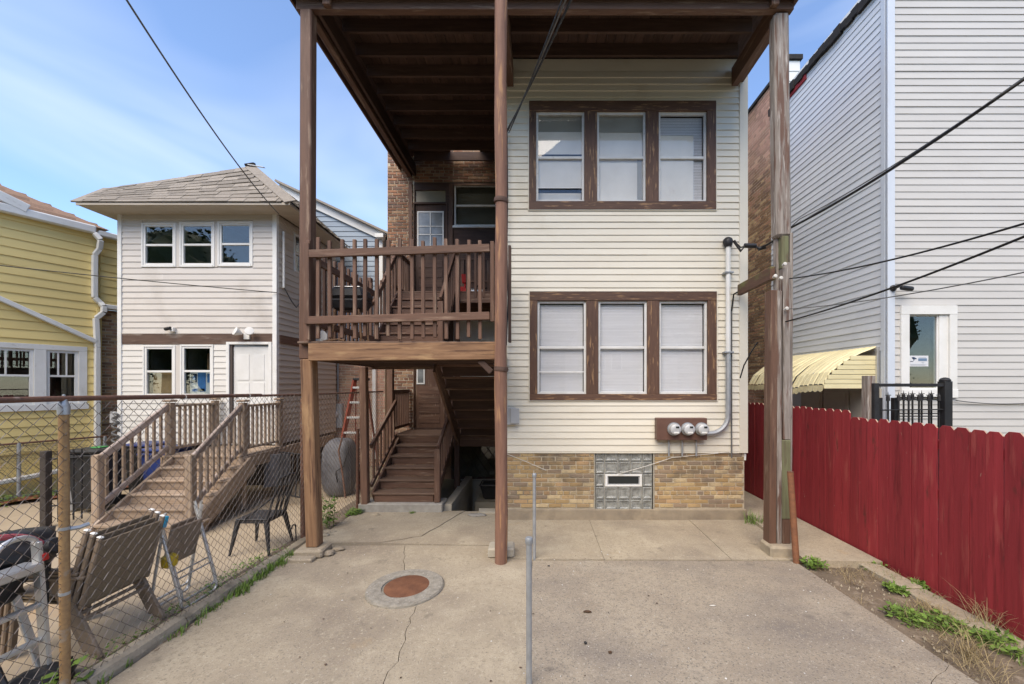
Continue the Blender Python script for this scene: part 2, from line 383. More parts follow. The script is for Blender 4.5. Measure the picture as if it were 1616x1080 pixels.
# ------------------------------------------------------------------ walls: a frame = origin + run direction; v goes into the wall
class Fr:
    def __init__(s, O, U):
        s.O, s.U = V(O), V(U).normalized()
        s.W = V((0, 0, 1)).cross(s.U)
        s.M = Mx((s.U, s.W, V((0, 0, 1)))).transposed().to_4x4()
        s.M.translation = s.O
    def p(s, u, v, z): return s.M @ V((u, v, z))
    def box(s, name, u0, u1, v0, v1, z0, z1, m, parent=None, bev=.003, **k):
        d = (u1 - u0, v1 - v0, z1 - z0)
        bev = min(bev, min(d) * .3)
        c = s.M @ Mx.Translation(V(((u0 + u1) / 2, (v0 + v1) / 2, (z0 + z1) / 2)))
        if d[0] >= d[1] and d[0] >= d[2]: Rm, dd = Mx.Identity(4), d
        elif d[1] >= d[2]: Rm, dd = Mx.Rotation(rad(90), 4, 'Z'), (d[1], d[0], d[2])
        else: Rm, dd = Mx.Rotation(rad(-90), 4, 'Y'), (d[2], d[1], d[0])
        return link(box_mesh(*dd, m, bev), name, parent, c @ Rm, **k)
    def mb(s, name, mb, m, parent=None, smooth=False, bevel=0, **k):
        return link(mb.mesh(name, m, smooth, bevel), name, parent, s.M, **k)

def cells(u0, u1, z0, z1, holes):
    """the rectangle less its holes, as rectangles"""
    us = sorted({u0, u1, *[h for q in holes for h in q[:2] if u0 < h < u1]})
    zs = sorted({z0, z1, *[h for q in holes for h in q[2:4] if z0 < h < z1]})
    r = []
    for a, b in zip(zs, zs[1:]):
        run = None
        for c, d in zip(us, us[1:]):
            um, zm = (c + d) / 2, (a + b) / 2
            if any(q[0] < um < q[1] and q[2] < zm < q[3] for q in holes):
                if run: r.append((*run, a, b)); run = None
            else: run = (run[0], d) if run else (c, d)
        if run: r.append((*run, a, b))
    return r
def backing(fr, name, u0, u1, z0, z1, holes, m, parent, v0=.003, v1=.12):
    mb = MB()
    for c in cells(u0, u1, z0, z1, holes): mb.box(c[0], c[1], v0, v1, c[2], c[3])
    return fr.mb(name, mb, m, parent)
_sd = {}
def siding(fr, parent, u0, u1, z0, z1, ex, m, holes=(), lip=.017, name='siding_board', top=None):
    """lapped courses, each board an object; top(u) trims courses under a slope"""
    n = max(1, round((z1 - z0) / ex))
    ex = (z1 - z0) / n
    for i in range(n):
        a, b = z0 + i * ex, z0 + (i + 1) * ex
        segs = [(u0, u1)]
        for h in holes:
            if min(b, h[3]) - max(a, h[2]) > ex * .5:
                segs = [t for s_ in segs for t in ((s_[0], min(s_[1], h[0])), (max(s_[0], h[1]), s_[1])) if t[1] - t[0] > .02]
        cut = []
        for s_ in segs:
            if s_[1] - s_[0] > 2.4 and i % 3 == 0:
                k_ = R(s_[0] + .6, s_[1] - .6); cut += [(s_[0], k_), (k_ - .004, s_[1])]
            else: cut.append(s_)
        segs = cut
        if top: segs = [(max(s_[0], top(a)[0]), min(s_[1], top(a)[1])) for s_ in segs]
        for c, d in segs:
            if d - c < .03: continue
            key = (round(d - c, 3), round(ex, 4), lip, m.name)
            if key not in _sd:
                L = d - c
                prof = [(.003, 0), (-lip * .55, .0), (-lip, .003), (-lip, .010), (-.0035, ex), (.003, ex)]
                q = MB()
                k = len(prof)
                q.add([(x, y, z) for x in (0, L) for y, z in prof], [tuple(range(k)), tuple(range(2 * k - 1, k - 1, -1))] + [(j, j + k, (j + 1) % k + k, (j + 1) % k) for j in range(k)])
                _sd[key] = q.mesh('siding', m)
            link(_sd[key], name, parent, fr.M @ Mx.Translation(V((c, R(-.0018, .0018), a + R(-.0015, .0015)))) @ Mx.Rotation(R(-.0009, .0009), 4, 'Y') @ Mx.Rotation(R(-.006, .006), 4, 'X'))
_bm = {}
def bricks(fr, parent, u0, u1, z0, z1, m, holes=(), single=True, L=.205, ch=.067, j=.0125, v=-.012, name='brick', limit=300):
    mb, n = MB(), round((z1 - z0) / ch)
    if not single: j = .019
    ch = (z1 - z0) / n
    cnt = 0
    for i in range(n):
        a, b = z0 + i * ch + j / 2, z0 + (i + 1) * ch - j / 2
        hd = (i % 6 == 3)
        step = (L / 2 + .002) if hd else L + j
        u = u0 - (step * .5 if i % 2 else R(0, .02))
        while u < u1:
            c, d = max(u, u0) + j / 2 + R(-.003, .003), min(u + step, u1) - j / 2 + R(-.003, .003)
            u += step
            for h in holes:
                if min(b, h[3]) - max(a, h[2]) > .02 and min(d, h[1]) - max(c, h[0]) > 0:
                    if c < h[0] - .03: d = min(d, h[0] - .004)
                    elif d > h[1] + .03: c = max(c, h[1] + .004)
                    else: d = c
            if d - c < .03: continue
            vv = v + R(-.004, .003)
            if single and cnt < limit:
                Lq = round((d - c) / .01) * .01
                o = link(box_mesh(Lq, .06, round(b - a, 3), m, .005), name, parent, fr.M @ Mx.Translation(V(((c + d) / 2, vv + .03, (a + b) / 2 + R(-.002, .002)))) @ Mx.Rotation(R(-.008, .008), 4, 'Y') @ Mx.Rotation(R(-.012, .012), 4, 'Z'))
                cnt += 1
            else: mb.box(c, d, vv, vv + .05, a + R(-.002, .002), b)
    if mb.v: fr.mb('brickwork', mb, m, parent, kind='stuff')

def window(fr, parent, u0, u1, z0, z1, m=None, v=.02, fw=.035, glass=None, blind=None, split=.5, muntin=0, inside=True, extra=(), name='window', depth=.7):
    """outer frame (the part) with two panes, a meeting rail, blind and an added dark box for the dim room behind as sub-parts"""
    m = m or alum
    glass = glass or winglass
    t = .05
    f = MB()
    f.box(u0, u0 + fw, v, v + t, z0, z1).box(u1 - fw, u1, v, v + t, z0, z1)
    f.box(u0 + fw, u1 - fw, v + .001, v + t, z0, z0 + fw).box(u0 + fw, u1 - fw, v + .001, v + t, z1 - fw, z1)
    o = fr.mb(name, f, m, parent, bevel=.003)
    zm = z0 + (z1 - z0) * split if split else None
    ui0, ui1 = u0 + fw, u1 - fw
    if split:
        fr.box('meeting_rail', ui0, ui1, v + .006, v + .04, zm - .02, zm + .02, m, o)
        fr.box('pane', ui0, ui1, v + .016, v + .020, zm + .02, z1 - fw, glass, o, 0)
        fr.box('pane', ui0, ui1, v + .030, v + .034, z0 + fw, zm - .02, glass, o, 0)
    else: fr.box('pane', ui0, ui1, v + .016, v + .020, z0 + fw, z1 - fw, glass, o, 0)
    for k in range(muntin):
        uu = ui0 + (ui1 - ui0) * (k + 1) / (muntin + 1)
        fr.box('muntin', uu - .012, uu + .012, v + .004, v + .032, (zm + .02) if split else z0 + fw, z1 - fw, m, o)
    if blind == 'slats':
        b = MB()
        k = int((z1 - z0 - 2 * fw) / .0245)
        for i in range(k):
            zz = z0 + fw + (i + .5) * .0245
            b.add([(ui0 + .01, v + .062, zz - .0135), (ui1 - .01, v + .062, zz - .0135), (ui1 - .01, v + .069, zz + .0115), (ui0 + .01, v + .069, zz + .0115)], [(0, 1, 2, 3)])
        fr.mb('blind', b, blindm, o, kind='stuff')
    elif blind: 
        for (a, b_, c, d, mm, vv) in blind:
            fr.box('shade', ui0 + (ui1 - ui0) * a, ui0 + (ui1 - ui0) * b_, v + vv, v + vv + .003, z0 + (z1 - z0) * c, z0 + (z1 - z0) * d, mm, o, 0)
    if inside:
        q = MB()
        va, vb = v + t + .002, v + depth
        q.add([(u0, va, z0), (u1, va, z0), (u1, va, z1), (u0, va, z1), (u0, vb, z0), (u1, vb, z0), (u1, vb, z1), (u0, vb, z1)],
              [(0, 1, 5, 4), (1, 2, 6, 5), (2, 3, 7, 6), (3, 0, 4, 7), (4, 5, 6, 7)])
        fr.mb('dark_room_box', q, inner, o)  # added box, coloured dark for an unlit room, stops light leaking in
    return o

# ------------------------------------------------------------------ ground, slabs, kerbs
gm = MB()
for c in cells(-60, 60, -40, 120, [(-1.48, -.5, 6.80, 9.10)]):
    gm.add([(c[0], c[2], -.05), (c[1], c[2], -.05), (c[1], c[3], -.05), (c[0], c[3], -.05)], [(0, 1, 2, 3)])
gm.build('ground', earth, kind='structure')

def slab(name, poly, m, parent, top=0., th=.10, gap=.004, tilt=(0, 0)):
    bm = bmesh.new()
    f = bm.faces.new([bm.verts.new((x, y, 0)) for x, y in poly])
    if f.normal.z < 0: f.normal_flip()
    bm.normal_update()
    if f.normal.z < 0: f.normal_flip()
    r = bmesh.ops.inset_region(bm, faces=[f], thickness=gap, use_boundary=True)
    bmesh.ops.delete(bm, geom=r['faces'], context='FACES')
    f = [q for q in bm.faces][0]
    bmesh.ops.delete(bm, geom=[v for v in bm.verts if not v.link_faces], context='VERTS')
    e = bmesh.ops.extrude_face_region(bm, geom=[f])
    vs = [v for v in e['geom'] if isinstance(v, bmesh.types.BMVert)]
    for v in bm.verts: v.co.z = -th
    cx = sum(p[0] for p in poly) / len(poly); cy = sum(p[1] for p in poly) / len(poly)
    for v in vs: v.co.z = top + tilt[0] * (v.co.x - cx) + tilt[1] * (v.co.y - cy)
    bmesh.ops.recalc_face_normals(bm, faces=bm.faces)
    bmesh.ops.triangulate(bm, faces=[q for q in bm.faces if len(q.verts) > 4])
    me = bpy.data.meshes.new(name)
    bm.to_mesh(me); bm.free()
    me.materials.append(m)
    return link(me, name, parent)
def jag(a, b, n=9, s=.03):
    a, b = V(a), V(b)
    t = (b - a).orthogonal().normalized() if len(a) == 3 else V((-(b - a).y, (b - a).x)).normalized()
    return [tuple(a.lerp(b, i / n) + (t * R(-s, s) if 0 < i < n else t * 0)) for i in range(n + 1)]
yard = thing('concrete_yard', None, None, (0, 4, 0)); yard['kind'] = 'structure'
g2 = lambda x, y: tuple(G(x, y).xy)
crk = jag((-1.75, 5.32), (-1.53, 4.62), 6, .02) + jag((-1.50, 4.5), (-1.16, 3.85), 3, .01)[1:] + jag((-1.16, 3.82), (-1.095, 3.34), 6, .025) + jag((-1.095, 3.3), (-1.05, 2.2), 10, .03) + [(-1.0, 1.0)]
slab('concrete_slab', [(-3.06, 1.0), (-3.04, 5.30)] + crk, conc, yard, 0, gap=.003)
slab('concrete_slab', crk[::-1] + [(-.42, 5.28), (-.42, 4.90), (-.075, 4.87), (-.10, 1.0)][0:4], conc, yard, .002, gap=.003)
crk2 = jag((1.85, 2.3), (3.09, 3.05), 12, .03)
crk4 = jag((1.85, 2.3), (1.5, 1.0), 8, .03)
slab('concrete_slab', [(-.10, 1.0), (-.075, 4.86), (3.06, 4.84), (3.09, 3.05)] + crk2[::-1][1:] + crk4[1:], concd, yard, -.002, gap=.0028)
slab('concrete_slab', crk4[::-1][:-1] + crk2 + [(3.13, 1.0)], concd, yard, .001, gap=.0022)
crk3 = jag((-2.10, 5.38), (-1.62, 5.62), 5, .02) + jag((-1.62, 5.62), (-1.22, 6.74), 6, .02)[1:]
slab('concrete_slab', [(-3.0, 5.34), (-3.0, 6.62), (-1.22, 6.74)] + crk3[::-1][1:], conc, yard, .016, gap=.003, tilt=(-.004, 0))
slab('concrete_slab', crk3 + [(-.48, 6.74), (-.48, 6.33), (.79, 6.33), (.79, 4.88), (-.07, 4.88), (-.40, 4.92), (-.40, 5.30)], conc, yard, .004, gap=.0035)
slab('concrete_slab', [(.79, 4.88), (.79, 6.33), (2.34, 6.33), (2.32, 4.87)], conc, yard, .002, gap=.004)
slab('concrete_slab', [(2.32, 4.87), (2.34, 6.33), (3.28, 6.33), (3.28, 4.95), (3.07, 4.86)], conc, yard, .005, gap=.004)
slab('gangway_slab', [(3.12, 4.74), (3.28, 6.40), (3.28, 9.5), (4.02, 9.5), (4.0, 4.70)], conc, yard, .05, gap=.01)
slab('concrete_slab', [(-.98, 6.62), (-1.0, 6.80), (-.46, 6.80), (-.46, 6.60)], concp, yard, .035, gap=.003)
# left neighbour's yard, beds and the dirt strip on the right
slab('neighbour_yard', [(-6.4, .6), (-10.5, 6.2), (-8.6, 8.8), (-5, 11), (-3.30, 11), (-3.30, .6)], concs, None, -.012, gap=.001)['kind'] = 'structure'
def patchy(name, poly_x, poly_y, m, z0=.0, amp=.03, n=40):
    """uneven ground between x(t,s) limits"""
    mb = MB(); vs = []
    for i in range(n + 1):
        for k in range(n // 2 + 1):
            t, s_ = i / n, k / (n // 2)
            x = (poly_x[0] + (poly_x[1] - poly_x[0]) * t) * (1 - s_) + (poly_x[2] + (poly_x[3] - poly_x[2]) * t) * s_
            y = (poly_y[0] + (poly_y[1] - poly_y[0]) * t) * (1 - s_) + (poly_y[2] + (poly_y[3] - poly_y[2]) * t) * s_
            vs.append((x, y, z0 + amp * (noise.fractal(V((x * 3, y * 3, 1)), .8, 2, 4) )))
    kk = n // 2 + 1
    mb.add(vs, [(i * kk + k, (i + 1) * kk + k, (i + 1) * kk + k + 1, i * kk + k + 1) for i in range(n) for k in range(n // 2)])
    return mb.build(name, m, smooth=True, kind='structure')
patchy('dirt_strip', (3.0, 3.0, 4.3, 4.3), (1.0, 4.95, 1.0, 4.95), soil, -.02, .035, 60)
patchy('fence_line_soil', (-3.36, -3.36, -2.98, -2.98), (.8, 8.4, .8, 8.4), soil, -.005, .02, 60)
kerbm = mat('rough kerb concrete', (.36, .31, .235), (.25, .215, .165), (8, 8, 8), .95, bump=1, bscale=(55, 55, 55), rnd=.08, patch=[((.17, .15, .115), (4, 4, 4), .55, .7, True)])
kerb = thing('kerb', None, None, (-3.2, 3, 0)); kerb['kind'] = 'structure'
y = 1.3
while y < 5.0:
    L = R(.45, .85)
    q = MB()
    ny, ring_ = 8, [(-.075, -.06), (-.075, .05), (-.05, .078), (0, .085), (.05, .07), (.07, .03), (.075, -.06)]
    kk = len(ring_)
    pts_ = []
    for i_ in range(ny + 1):
        for a_, b_ in ring_:
            p_ = V((a_, (L - .012) * i_ / ny, b_)); g_n = noise.noise_vector(V((a_ * 9, (y + p_.y) * 7, b_ * 9))) * .014
            pts_.append(p_ + V((g_n.x, g_n.y * .6, g_n.z)))
    q.add(pts_, [(i_ * kk + c_, i_ * kk + (c_ + 1) % kk, (i_ + 1) * kk + (c_ + 1) % kk, (i_ + 1) * kk + c_) for i_ in range(ny) for c_ in range(kk)] + [tuple(range(kk)), tuple(ny * kk + c_ for c_ in range(kk))])
    q = q.mesh('kerb_stone', kerbm)
    link(q, 'kerb_stone', kerb, Mx.Translation(V((-3.12 + R(-.012, .012) + (5 - y) * -.012, y, R(-.02, .005)))) @ Mx.Rotation(R(-.03, .03), 4, 'Z') @ Mx.Rotation(R(-.05, .05), 4, 'Y'))
    y += L
kerb2 = thing('fence_kerb', None, None, (3.86, 3, 0)); kerb2['kind'] = 'structure'
y = .9
while y < 4.65:
    L = R(.7, 1.1)
    q = MB().box(-.11, .11, 0, L - .008, -.08, .03).mesh('kerb_stone', conc, bevel=.012)
    link(q, 'kerb_stone', kerb2, Mx.Translation(V((3.84, y, R(-.012, .004)))) @ Mx.Rotation(R(-.015, .015), 4, 'Z'))
    y += L
patchy('planting_bed', (-10.6, -8.3, -10.2, -7.9), (6.1, 8.9, 6.0, 8.6), mulch, .03, .05, 40)

# ------------------------------------------------------------------ the house: enclosed sided bay, brick base and rear wall
house = thing('house', 'cream sided house bay on a buff brick base with six brown framed windows', 'house', (1.4, 8, 0))
A = Fr((0, 6.34, 0), (1, 0, 0))
K = 640 / 6.34
au = lambda px: (px - CX) / K
az = lambda py: H + (CY - py) / K
up_s = [(846, 922), (942, 1019), (1039, 1115)]
lo_s = [(848, 925), (944, 1021), (1040, 1116)]
cas = [(au(835), au(1129), az(332), az(161)), (au(836), au(1130), az(632), az(461))]
sash = [(au(a), au(b), az(319), az(177)) for a, b in up_s] + [(au(a), au(b), az(622), az(475)) for a, b in lo_s]
wall = backing(A, 'siding_wall', -.5, 3.25, 1.06, 7.2, sash, cream, house)
siding(A, wall, -.49, 3.13, 1.06, 7.0, .1017, cream, [(c[0] - .004, c[1] + .004, c[2] - .004, c[3] + .004) for c in cas])
A.box('corner_trim', 3.13, 3.262, -.024, .06, 1.04, 7.05, cream, house)
A.box('starter_strip', -.5, 3.13, -.014, .002, 1.035, 1.058, cream, house)
for c, row in zip(cas, (sash[:3], sash[3:])):
    A.box('casing_board', c[0], c[1], -.032, .03, row[0][3], c[3], casing, house)
    A.box('casing_board', c[0], c[1], -.036, .03, c[2], row[0][2], casing, house)
    ed = [c[0]] + [x for s_ in row for x in s_[:2]] + [c[1]]
    for i in range(0, 8, 2):
        A.box('casing_board', ed[i], ed[i + 1], -.030 if i in (0, 6) else -.026, .03, row[0][2], row[0][3], casing, house)
    for a, b, u_ in ((c[0] - .016, c[0], 0), (c[1], c[1] + .016, 0)):
        A.box('trim_channel', a, b, -.028, .002, c[2] - .016, c[3] + .016, cream, house)
    A.box('trim_channel', c[0], c[1], -.028, .002, c[3], c[3] + .016, cream, house)
    A.box('trim_channel', c[0], c[1], -.028, .002, c[2] - .016, c[2], cream, house)
bl_up = [
    [(0, 1, .55, .80, shade, .045), (0, 1, .80, 1, valance, .05), (0, 1, .18, .50, shade, .055), (0, 1, 0, .14, shade, .12)],
    [(0, 1, .04, .97, shade, .06), (0, 1, .80, 1, valance, .052), (.88, 1, .05, .5, valance, .05)],
    [(0, .78, .03, .76, shade, .05)],
]
for i, s_ in enumerate(sash):
    o = window(A, house, *s_, v=.008, blind='slats' if i in (2, 3, 4, 5) else bl_up[i], depth=.9)
    if i == 2:
        for (a, b, c, d, mm, vv) in bl_up[2]: A.box('shade', s_[0] + .035 + (s_[1] - s_[0] - .07) * a, s_[0] + .035 + (s_[1] - s_[0] - .07) * b, .052, .0535, s_[2] + (s_[3] - s_[2]) * c, s_[2] + (s_[3] - s_[2]) * d, mm, o, 0)
    if i == 0: A.box('storm_rail', s_[0] + .03, s_[1] - .03, .010, .022, az(296) - .008, az(296) + .008, alum, o)
    if i == 3: A.box('storm_rail', s_[0] + .03, s_[1] - .03, .010, .022, az(587) - .009, az(587) + .009, alum, o)
# brick base with glass block window
gbx = [939.5, 954.4, 975.6, 995, 1014, 1030.5]
gby = [714, 729, 748.5, 769, 789, 806]
gh = (au(937.5), au(1033), az(808), 1.06)
base = backing(A, 'foundation_wall', -.5, 3.22, -.05, 1.05, [gh], mortar, house, v0=.012, v1=.28)
bricks(A, base, -.5, 3.215, .18, 1.045, fbrick, [gh], ch=.067, v=.003)
A.box('concrete_footing', -.5, 3.24, -.035, .008, -.05, .165, mat('stained footing', (.34, .28, .20), (.24, .20, .15), (3, 3, 3), .9, bump=.5, bscale=(30, 30, 30), patch=[((.16, .13, .10), (2, 2, 2), .55, .75, True)]), house, .01)
A.box('mortar_border', gh[0], gh[0] + .014, .0, .03, gh[2], gh[3], concp, house)
A.box('mortar_border', gh[1] - .02, gh[1], .0, .03, gh[2], gh[3], concp, house)
A.box('mortar_border', gh[0] + .014, gh[1] - .02, .0, .03, gh[2], gh[2] + .02, concp, house)
gw = A.box('glass_block_window', au(gbx[0]), au(gbx[-1]), .045, .09, az(gby[-1]), az(gby[0]), mat('pale grout', (.62, .60, .55), None, (9, 9, 9), .8), house)
for i in range(5):
    for k in range(5):
        if k == 2 and 1 <= i <= 3: continue
        a0, a1, c0, c1 = au(gbx[i]) + .007, au(gbx[i + 1]) - .007, az(gby[k + 1]) + .007, az(gby[k]) - .007
        q = MB(); vv = .020 + R(-.002, .002)
        rings_ = [(0, .05), (0, vv + .006), (.006, vv), (.02, vv), (.036, vv + .010), (.06, vv + .012)]
        pts_ = [(x_, v_, z_) for d_, v_ in rings_ for x_, z_ in ((a0 + d_, c0 + d_), (a1 - d_, c0 + d_), (a1 - d_, c1 - d_), (a0 + d_, c1 - d_))]
        q.add(pts_, [(r_ * 4 + j_, r_ * 4 + (j_ + 1) % 4, (r_ + 1) * 4 + (j_ + 1) % 4, (r_ + 1) * 4 + j_) for r_ in range(5) for j_ in range(4)] + [(20, 21, 22, 23)])
        A.mb('glass_block', q, blockg, gw)
va = (au(955.5), au(1013.5), az(769) + .004, az(749) - .004)
vf = MB().box(va[0], va[1], .012, .05, va[3] - .026, va[3]).box(va[0], va[1], .012, .05, va[2], va[2] + .026).box(va[0], va[0] + .034, .012, .05, va[2] + .026, va[3] - .026).box(va[1] - .034, va[1], .012, .05, va[2] + .026, va[3] - .026)
A.mb('vent_frame', vf, white, gw, bevel=.003)
A.box('vent_flap', va[0] + .05, va[1] - .05, .024, .03, va[2] + .045, va[3] - .036, dial, gw)
A.box('vent_screen', va[0] + .034, va[1] - .034, .032, .036, va[2] + .026, va[3] - .026, greyplas, gw)
# body of the house behind (side and roof line)
box('brick_body', -3.40, 3.2, 9.30, 15, -.05, 9.4, nbrick, house)
box('bay_side_wall', 3.16, 3.25, 6.47, 9.2, 1.06, 7.18, cream, house)
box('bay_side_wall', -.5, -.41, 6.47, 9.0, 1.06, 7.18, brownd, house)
box('foundation_side', 3.05, 3.21, 6.64, 9.2, -.05, 1.045, mortar, house)
box('foundation_side', -.5, -.42, 6.64, 9.0, -.9, 1.045, concp, house)
box('bay_floor', -.40, 3.15, 6.5, 9.0, 1.08, 1.2, brownd, house)
# rear wall under the porch
B = Fr((0, 9.12, 0), (1, 0, 0)); KB = 640 / 9.12
bu = lambda px: (px - CX) / KB
bz = lambda py: H + (CY - py) / KB
rear = backing(B, 'rear_brick_wall', -3.40, -2.80, 0, 9.3, [], mortarl, house, .004, .18)
bricks(B, rear, -3.40, -2.81, 0, 9.3, rbrick, v=-.008, single=False)
r2 = backing(B, 'rear_brick_wall', -2.80, -.41, 6.66, 9.3, [], mortar, house, .004, .18)
bricks(B, r2, -2.80, -.41, 6.66, 9.3, rbrick, v=-.008, single=False)
d2 = (bu(652), bu(706), 3.99, bz(320)); tr = (bu(655), bu(703), bz(319), bz(300)); w2 = (bu(717), bu(790), bz(357), bz(292))
w1 = (bu(716), bu(790), 2.25, bz(505)); d1 = (bu(652), bu(702), 1.14, 3.15)
bw = (bu(712), bu(790), bz(756), bz(700))
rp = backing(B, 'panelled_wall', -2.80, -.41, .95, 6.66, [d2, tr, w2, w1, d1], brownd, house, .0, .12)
for zb in (6.62, 4.95, 4.45):
    B.box('panel_rail', bu(717), -.42, -.022, -.001, zb - .04, zb, brown, rp)
for px in (648, 712, 730, 752, 772):
    B.box('panel_stile', bu(px) - .04, bu(px) + .04, -.024, -.001, 4.0, 4.9 if px > 714 else 6.62, brown, rp)
B.box('sill_ledge', w2[0] - .03, w2[1], -.05, .0, w2[2] - .05, w2[2], white, rp)
B.box('floor_band', -2.80, -.41, -.03, -.001, 3.75, 3.98, brown, rp)
def door(fr, parent, d, gl, m, name='door', label=None):
    o = fr.box(name, d[0] + .03, d[1] - .03, .03, .075, d[2], d[3] - .03, m, parent, label=label)
    for a, b in ((d[0], d[0] + .03), (d[1] - .03, d[1])): fr.box('jamb', a, b, -.01, .09, d[2], d[3], m, o)
    fr.box('jamb', d[0] + .03, d[1] - .03, -.01, .09, d[3] - .03, d[3], m, o)
    for zz in [d[2] + .1 + k * .22 for k in range(4)]:
        fr.box('door_panel', d[0] + .12, d[1] - .12, .022, .031, zz, zz + .17, m, o)
    f = MB(); t = .03
    f.box(gl[0], gl[0] + t, .015, .03, gl[2], gl[3]).box(gl[1] - t, gl[1], .015, .03, gl[2], gl[3]).box(gl[0] + t, gl[1] - t, .0155, .03, gl[2], gl[2] + t).box(gl[0] + t, gl[1] - t, .0155, .03, gl[3] - t, gl[3])
    fr.mb('glazing_frame', f, white, o)
    fr.box('glazing', gl[0] + t, gl[1] - t, .024, .0285, gl[2] + t, gl[3] - t, paneback, o)
    return o
paneback = mat('curtained pane', (.33, .35, .36), (.16, .17, .17), (3, 3, 3), .12, rnd=.1, spec=.6)
door2 = door(B, house, d2, (bu(658), bu(700), bz(394), bz(333)), brownd)
for uu in ((bu(658) + bu(700)) / 2,): B.box('muntin', uu - .012, uu + .012, .012, .023, bz(394) + .03, bz(333) - .03, white, door2)
for zz in (bz(357), bz(370)): B.box('muntin', bu(658) + .03, bu(700) - .03, .012, .0225, zz - .012, zz + .012, alum, door2)
B.box('transom_pane', tr[0], tr[1], .03, .06, tr[2], tr[3], mat('yellowed transom', (.30, .25, .16), None, (3, 3, 3), .3, spec=.5), house)
door1 = door(B, house, d1, (bu(657), bu(670), 2.12, 2.50), brown)
window(B, house, *w2, blind=[(0, 1, 0, 1, dgreen, .06)], v=.0)
window(B, house, *w1, blind=[(0, 1, 0, 1, shade, .06)], v=.0)
# cellar wall and its latticed window
backing(B, 'cellar_wall', -1.75, -.41, -1.0, .95, [bw], concp, house, .0, .14)
cw = window(B, house, *bw, m=brownd, blind=[(0, 1, 0, 1, dgreen, .06)], v=-.01, split=None)
dm = MB()
nx, nz = 6, 3
cwid, chei = (bw[1] - bw[0]) / nx, (bw[3] - bw[2]) / nz
for i in range(nx):
    for k in range(nz):
        a0, a1, c0, c1 = bw[0] + i * cwid, bw[0] + (i + 1) * cwid, bw[2] + k * chei, bw[2] + (k + 1) * chei
        dm.tube([(a0, -.02, c0), (a1, -.02, c1)], .007, 4, False).tube([(a0, -.028, c1), (a1, -.028, c0)], .007, 4, False)
B.mb('diamond_lattice', dm, mat('lattice bars', (.11, .10, .085), None, (5, 5, 5), .7), cw, kind='stuff')
# areaway pit
pit = MB().box(-1.60, -1.48, 6.8, 9.1, -1.0, -.03).box(-1.48, -.43, 6.68, 6.79, -1.0, -.03).box(-1.6, -.4, 6.68, 9.24, -1.1, -1.0)
pit.build('areaway', concp, kind='structure')
box('areaway_kerb', -1.60, -1.46, 6.80, 8.9, -.03, .10, concp, None)['kind'] = 'structure'

# service equipment on the wall
eq = thing('electric_meter', 'brown meter panel with three round pale electric meters above the brick base', 'electric meters', A.p(2.2, 0, 1.2))
pan = A.box('panel', au(1032.5), au(1110), -.145, -.019, az(693), az(659), mat('brown enamel', (.155, .085, .065), (.125, .068, .052), (4, 4, 4), .45, rnd=0), eq, .006)
for px in (1058, 1079, 1100.5):
    c = A.M @ Mx.Translation(V((au(px), -.15, az(675.5)))) @ Mx.Rotation(rad(90), 4, 'X')
    o = link(MB().lathe([(.094, -.002), (.094, .022), (.086, .026), (.086, .05), (.080, .105), (.066, .118), (.03, .122)], 28).mesh('meter', meterw, True), 'meter', eq, c)
    link(MB().lathe([(.088, .0), (.100, .002), (.100, .030), (.088, .032)], 28).mesh('socket_ring', galv, True), 'socket_ring', o, c)
    A.box('display', au(px) - .025 + .02, au(px) + .025 + .02, -.277, -.262, az(672) - .012, az(672) + .016, dial, o)
    A.box('nameplate', au(px) - .035, au(px) + .045, -.2745, -.262, az(680) - .012, az(680) + .012, white, o)
for px in (1053.7, 1074.6, 1096.5):
    tube('conduit_stub', [A.p(au(px), -.06, az(693)), A.p(au(px), -.06, az(719))], .014, galv, eq)
mast = thing('service_mast', 'grey electrical service mast pipe curving into the meter panel', 'conduit', A.p(2.95, 0, 4))
mx_ = au(1145.5)
tube('upper_pipe', [A.p(mx_, -.075, az(388)), A.p(mx_, -.075, az(560))], .036, white, mast)
tube('lower_pipe', [A.p(mx_, -.075, az(559)), A.p(mx_, -.075, az(655))] + arc(A.p(mx_ - .28, -.075, az(655)), .28, 0, -90, (1, 0, 0), (0, 0, 1), 10)[1:] + [A.p(au(1111), -.075, az(655) - .285)], .038, galv, mast)
for py in (433, 557): A.box('pipe_strap', mx_ - .07, mx_ + .07, -.12, -.017, az(py) - .012, az(py) + .012, galv, mast)
hd = A.M @ Mx.Translation(V((mx_, -.075, az(388))))
link(MB().lathe([(.045, -.05), (.06, -.02), (.075, .03), (.07, .07), (.04, .10)], 16).mesh('weatherhead', blackp, True), 'weatherhead', mast, hd @ Mx.Rotation(rad(-12), 4, 'X'))
tag(tube('thin_conduit', [A.p(au(1153), -.03, az(k)) for k in (492, 600, 700)] + [A.p(au(1153), -.035, az(722))], .011, greycab), 'thin grey conduit running down the cream siding beside the service mast', 'conduit')
tag(tube('loose_cable', [A.p(au(1153), -.03, az(492)), A.p(au(1155), -.06, az(466)), A.p(au(1168), -.2, az(458)), P(1200, 447, 5.6), P(1215, 440, 5.2)], .012, rubber), 'black cable draped along the mossy crosspiece by the right post', 'cable')
tag(tube('hanging_wire', [P(1196, 540, 6.0), P(1186, 555, 6.05), P(1174, 577, 6.1), P(1168, 597, 6.1)], .010, rubber), 'short black wire end sticking out over the siding corner', 'cable')
jb = thing('junction_box', 'small grey utility box on siding beside the middle pole', 'utility box', A.p(au(808), 0, az(656)))
A.box('box_body', au(794), au(815), -.10, -.017, az(670), az(643), greyplas, jb, .008)
A.box('box_lid', au(806), au(820), -.125, -.101, az(668), az(644), greyplas, jb, .008)

